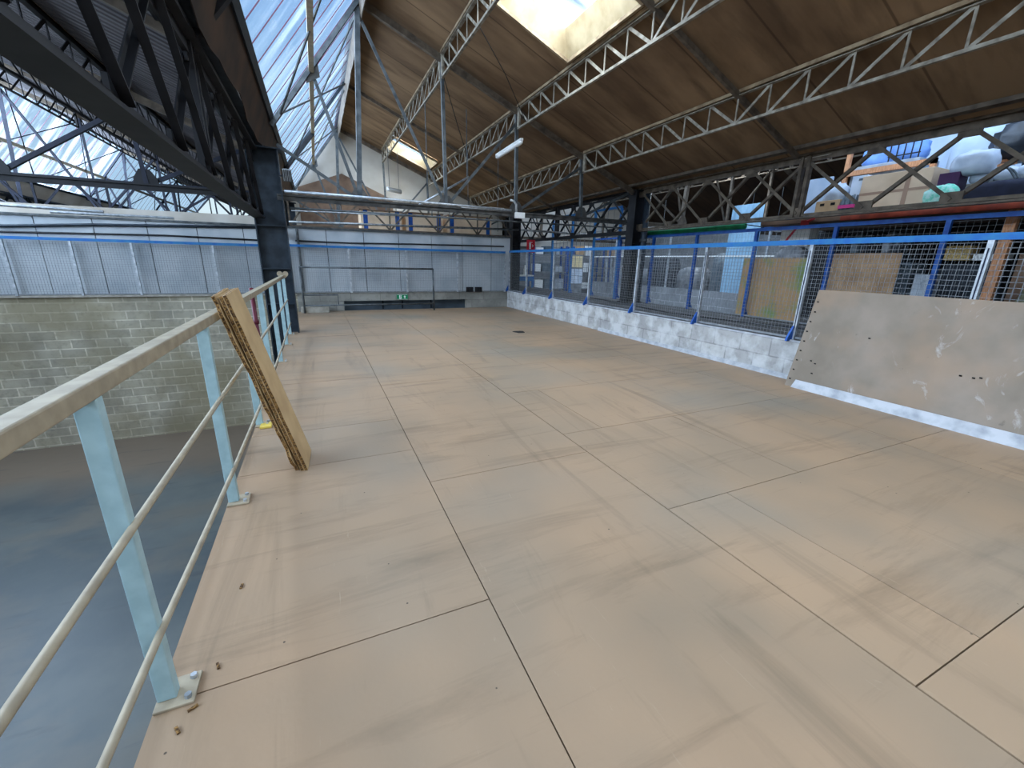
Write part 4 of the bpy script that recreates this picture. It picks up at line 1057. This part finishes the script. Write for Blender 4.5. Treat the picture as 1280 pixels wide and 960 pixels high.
# ------------------------------------------------------------------ lights
w = bpy.data.worlds.new('sky'); S.world = w; w.use_nodes = True
N = w.node_tree.nodes; L = w.node_tree.links; bg = N['Background']
tc = N.new('ShaderNodeTexCoord'); sx = N.new('ShaderNodeSeparateXYZ'); L.new(tc.outputs['Generated'], sx.inputs[0])
rmp = N.new('ShaderNodeValToRGB'); e = rmp.color_ramp.elements
e[0].position = 0; e[0].color = (.80, .95, 1.0, 1); e[1].position = .85; e[1].color = (.22, .45, .88, 1)
q = e.new(.25); q.color = (.60, .84, 1.0, 1); q = e.new(.5); q.color = (.34, .58, .96, 1)
L.new(sx.outputs[2], rmp.inputs['Fac'])
cf = noise_fac(N, L, tc.outputs['Generated'], 2.2, .45, .75, 5)
col = mixrgb(N, L, rmp.outputs['Color'], (.95, .97, 1.0), mult(N, L, cf, .4))
L.new(col, bg.inputs['Color']); bg.inputs['Strength'].default_value = 1.0

def area(name, loc, rot, sx_, sy_, power, col):
    l = bpy.data.lights.new(name, 'AREA'); l.shape = 'RECTANGLE'; l.size = sx_; l.size_y = sy_; l.energy = power; l.color = col
    o = bpy.data.objects.new(name, l); C.objects.link(o); o.location = loc; o.rotation_euler = rot
    return o
tilt = math.atan2(VZ-RZ, VX-RX)
def sky_over(h, k, power):
    x = (h[0]+h[1])/2; area('daylight_over_roof_light', (x+k*BAY+.12, (h[2]+h[3])/2, roofz(x)+.55), (0, -tilt, 0), (h[1]-h[0])*1.5, (h[3]-h[2])*1.4, power, (1, .96, .90))
sky_over(SK[0], 0, 650); sky_over(SK[1], 0, 450); sky_over(SK[2], 0, 1150); sky_over((3.05, 4.62, 11, 13), 1, 1300)  # last lamp belongs to the added roof light of the right hall
# daylight entering the north-light glazing
ga = math.atan2(RZ-GZ, RX-GX)
for k, pw in ((0, 1500), (-1, 7500), (1, 1150)):
    cx, cz = (GX+RX)/2+k*BAY, (GZ+RZ)/2
    n = V((-(RZ-GZ), 0, RX-GX)).normalized()
    o = area('daylight_through_glazing', V((cx, 7.0 if k > -1 else 12, cz))+n*.5, (0, 0, 0), 25 if k > -1 else 34, 2.8, pw, (.90, .95, 1))
    o.rotation_euler = (-n).to_track_quat('-Z', 'Y').to_euler()

# ------------------------------------------------------------------ camera
cam = bpy.data.cameras.new('camera'); co = bpy.data.objects.new('camera', cam); C.objects.link(co)
cam.sensor_width = 36; cam.lens = 520.3/1280*36; cam.clip_start = .05; cam.clip_end = 200
yaw, pit, rol = [math.radians(a) for a in (24.658, -16.302, 1.323)]
f = V((math.sin(yaw)*math.cos(pit), math.cos(yaw)*math.cos(pit), math.sin(pit))); r = V((math.cos(yaw), -math.sin(yaw), 0)); u = r.cross(f)
r2 = r*math.cos(rol)+u*math.sin(rol); u2 = -r*math.sin(rol)+u*math.cos(rol)
co.matrix_world = Matrix((( r2.x, u2.x, -f.x, 0), (r2.y, u2.y, -f.y, 0), (r2.z, u2.z, -f.z, 1.6), (0, 0, 0, 1)))
S.camera = co
S.view_settings.view_transform = 'Standard'; S.view_settings.look = 'None'; S.view_settings.gamma = 1; S.view_settings.exposure = -.07
S.view_settings.use_curve_mapping = False
S.cycles.use_denoising = True
S.cycles.max_bounces = 7; S.cycles.diffuse_bounces = 4; S.cycles.transparent_max_bounces = 16; S.cycles.sample_clamp_indirect = 6
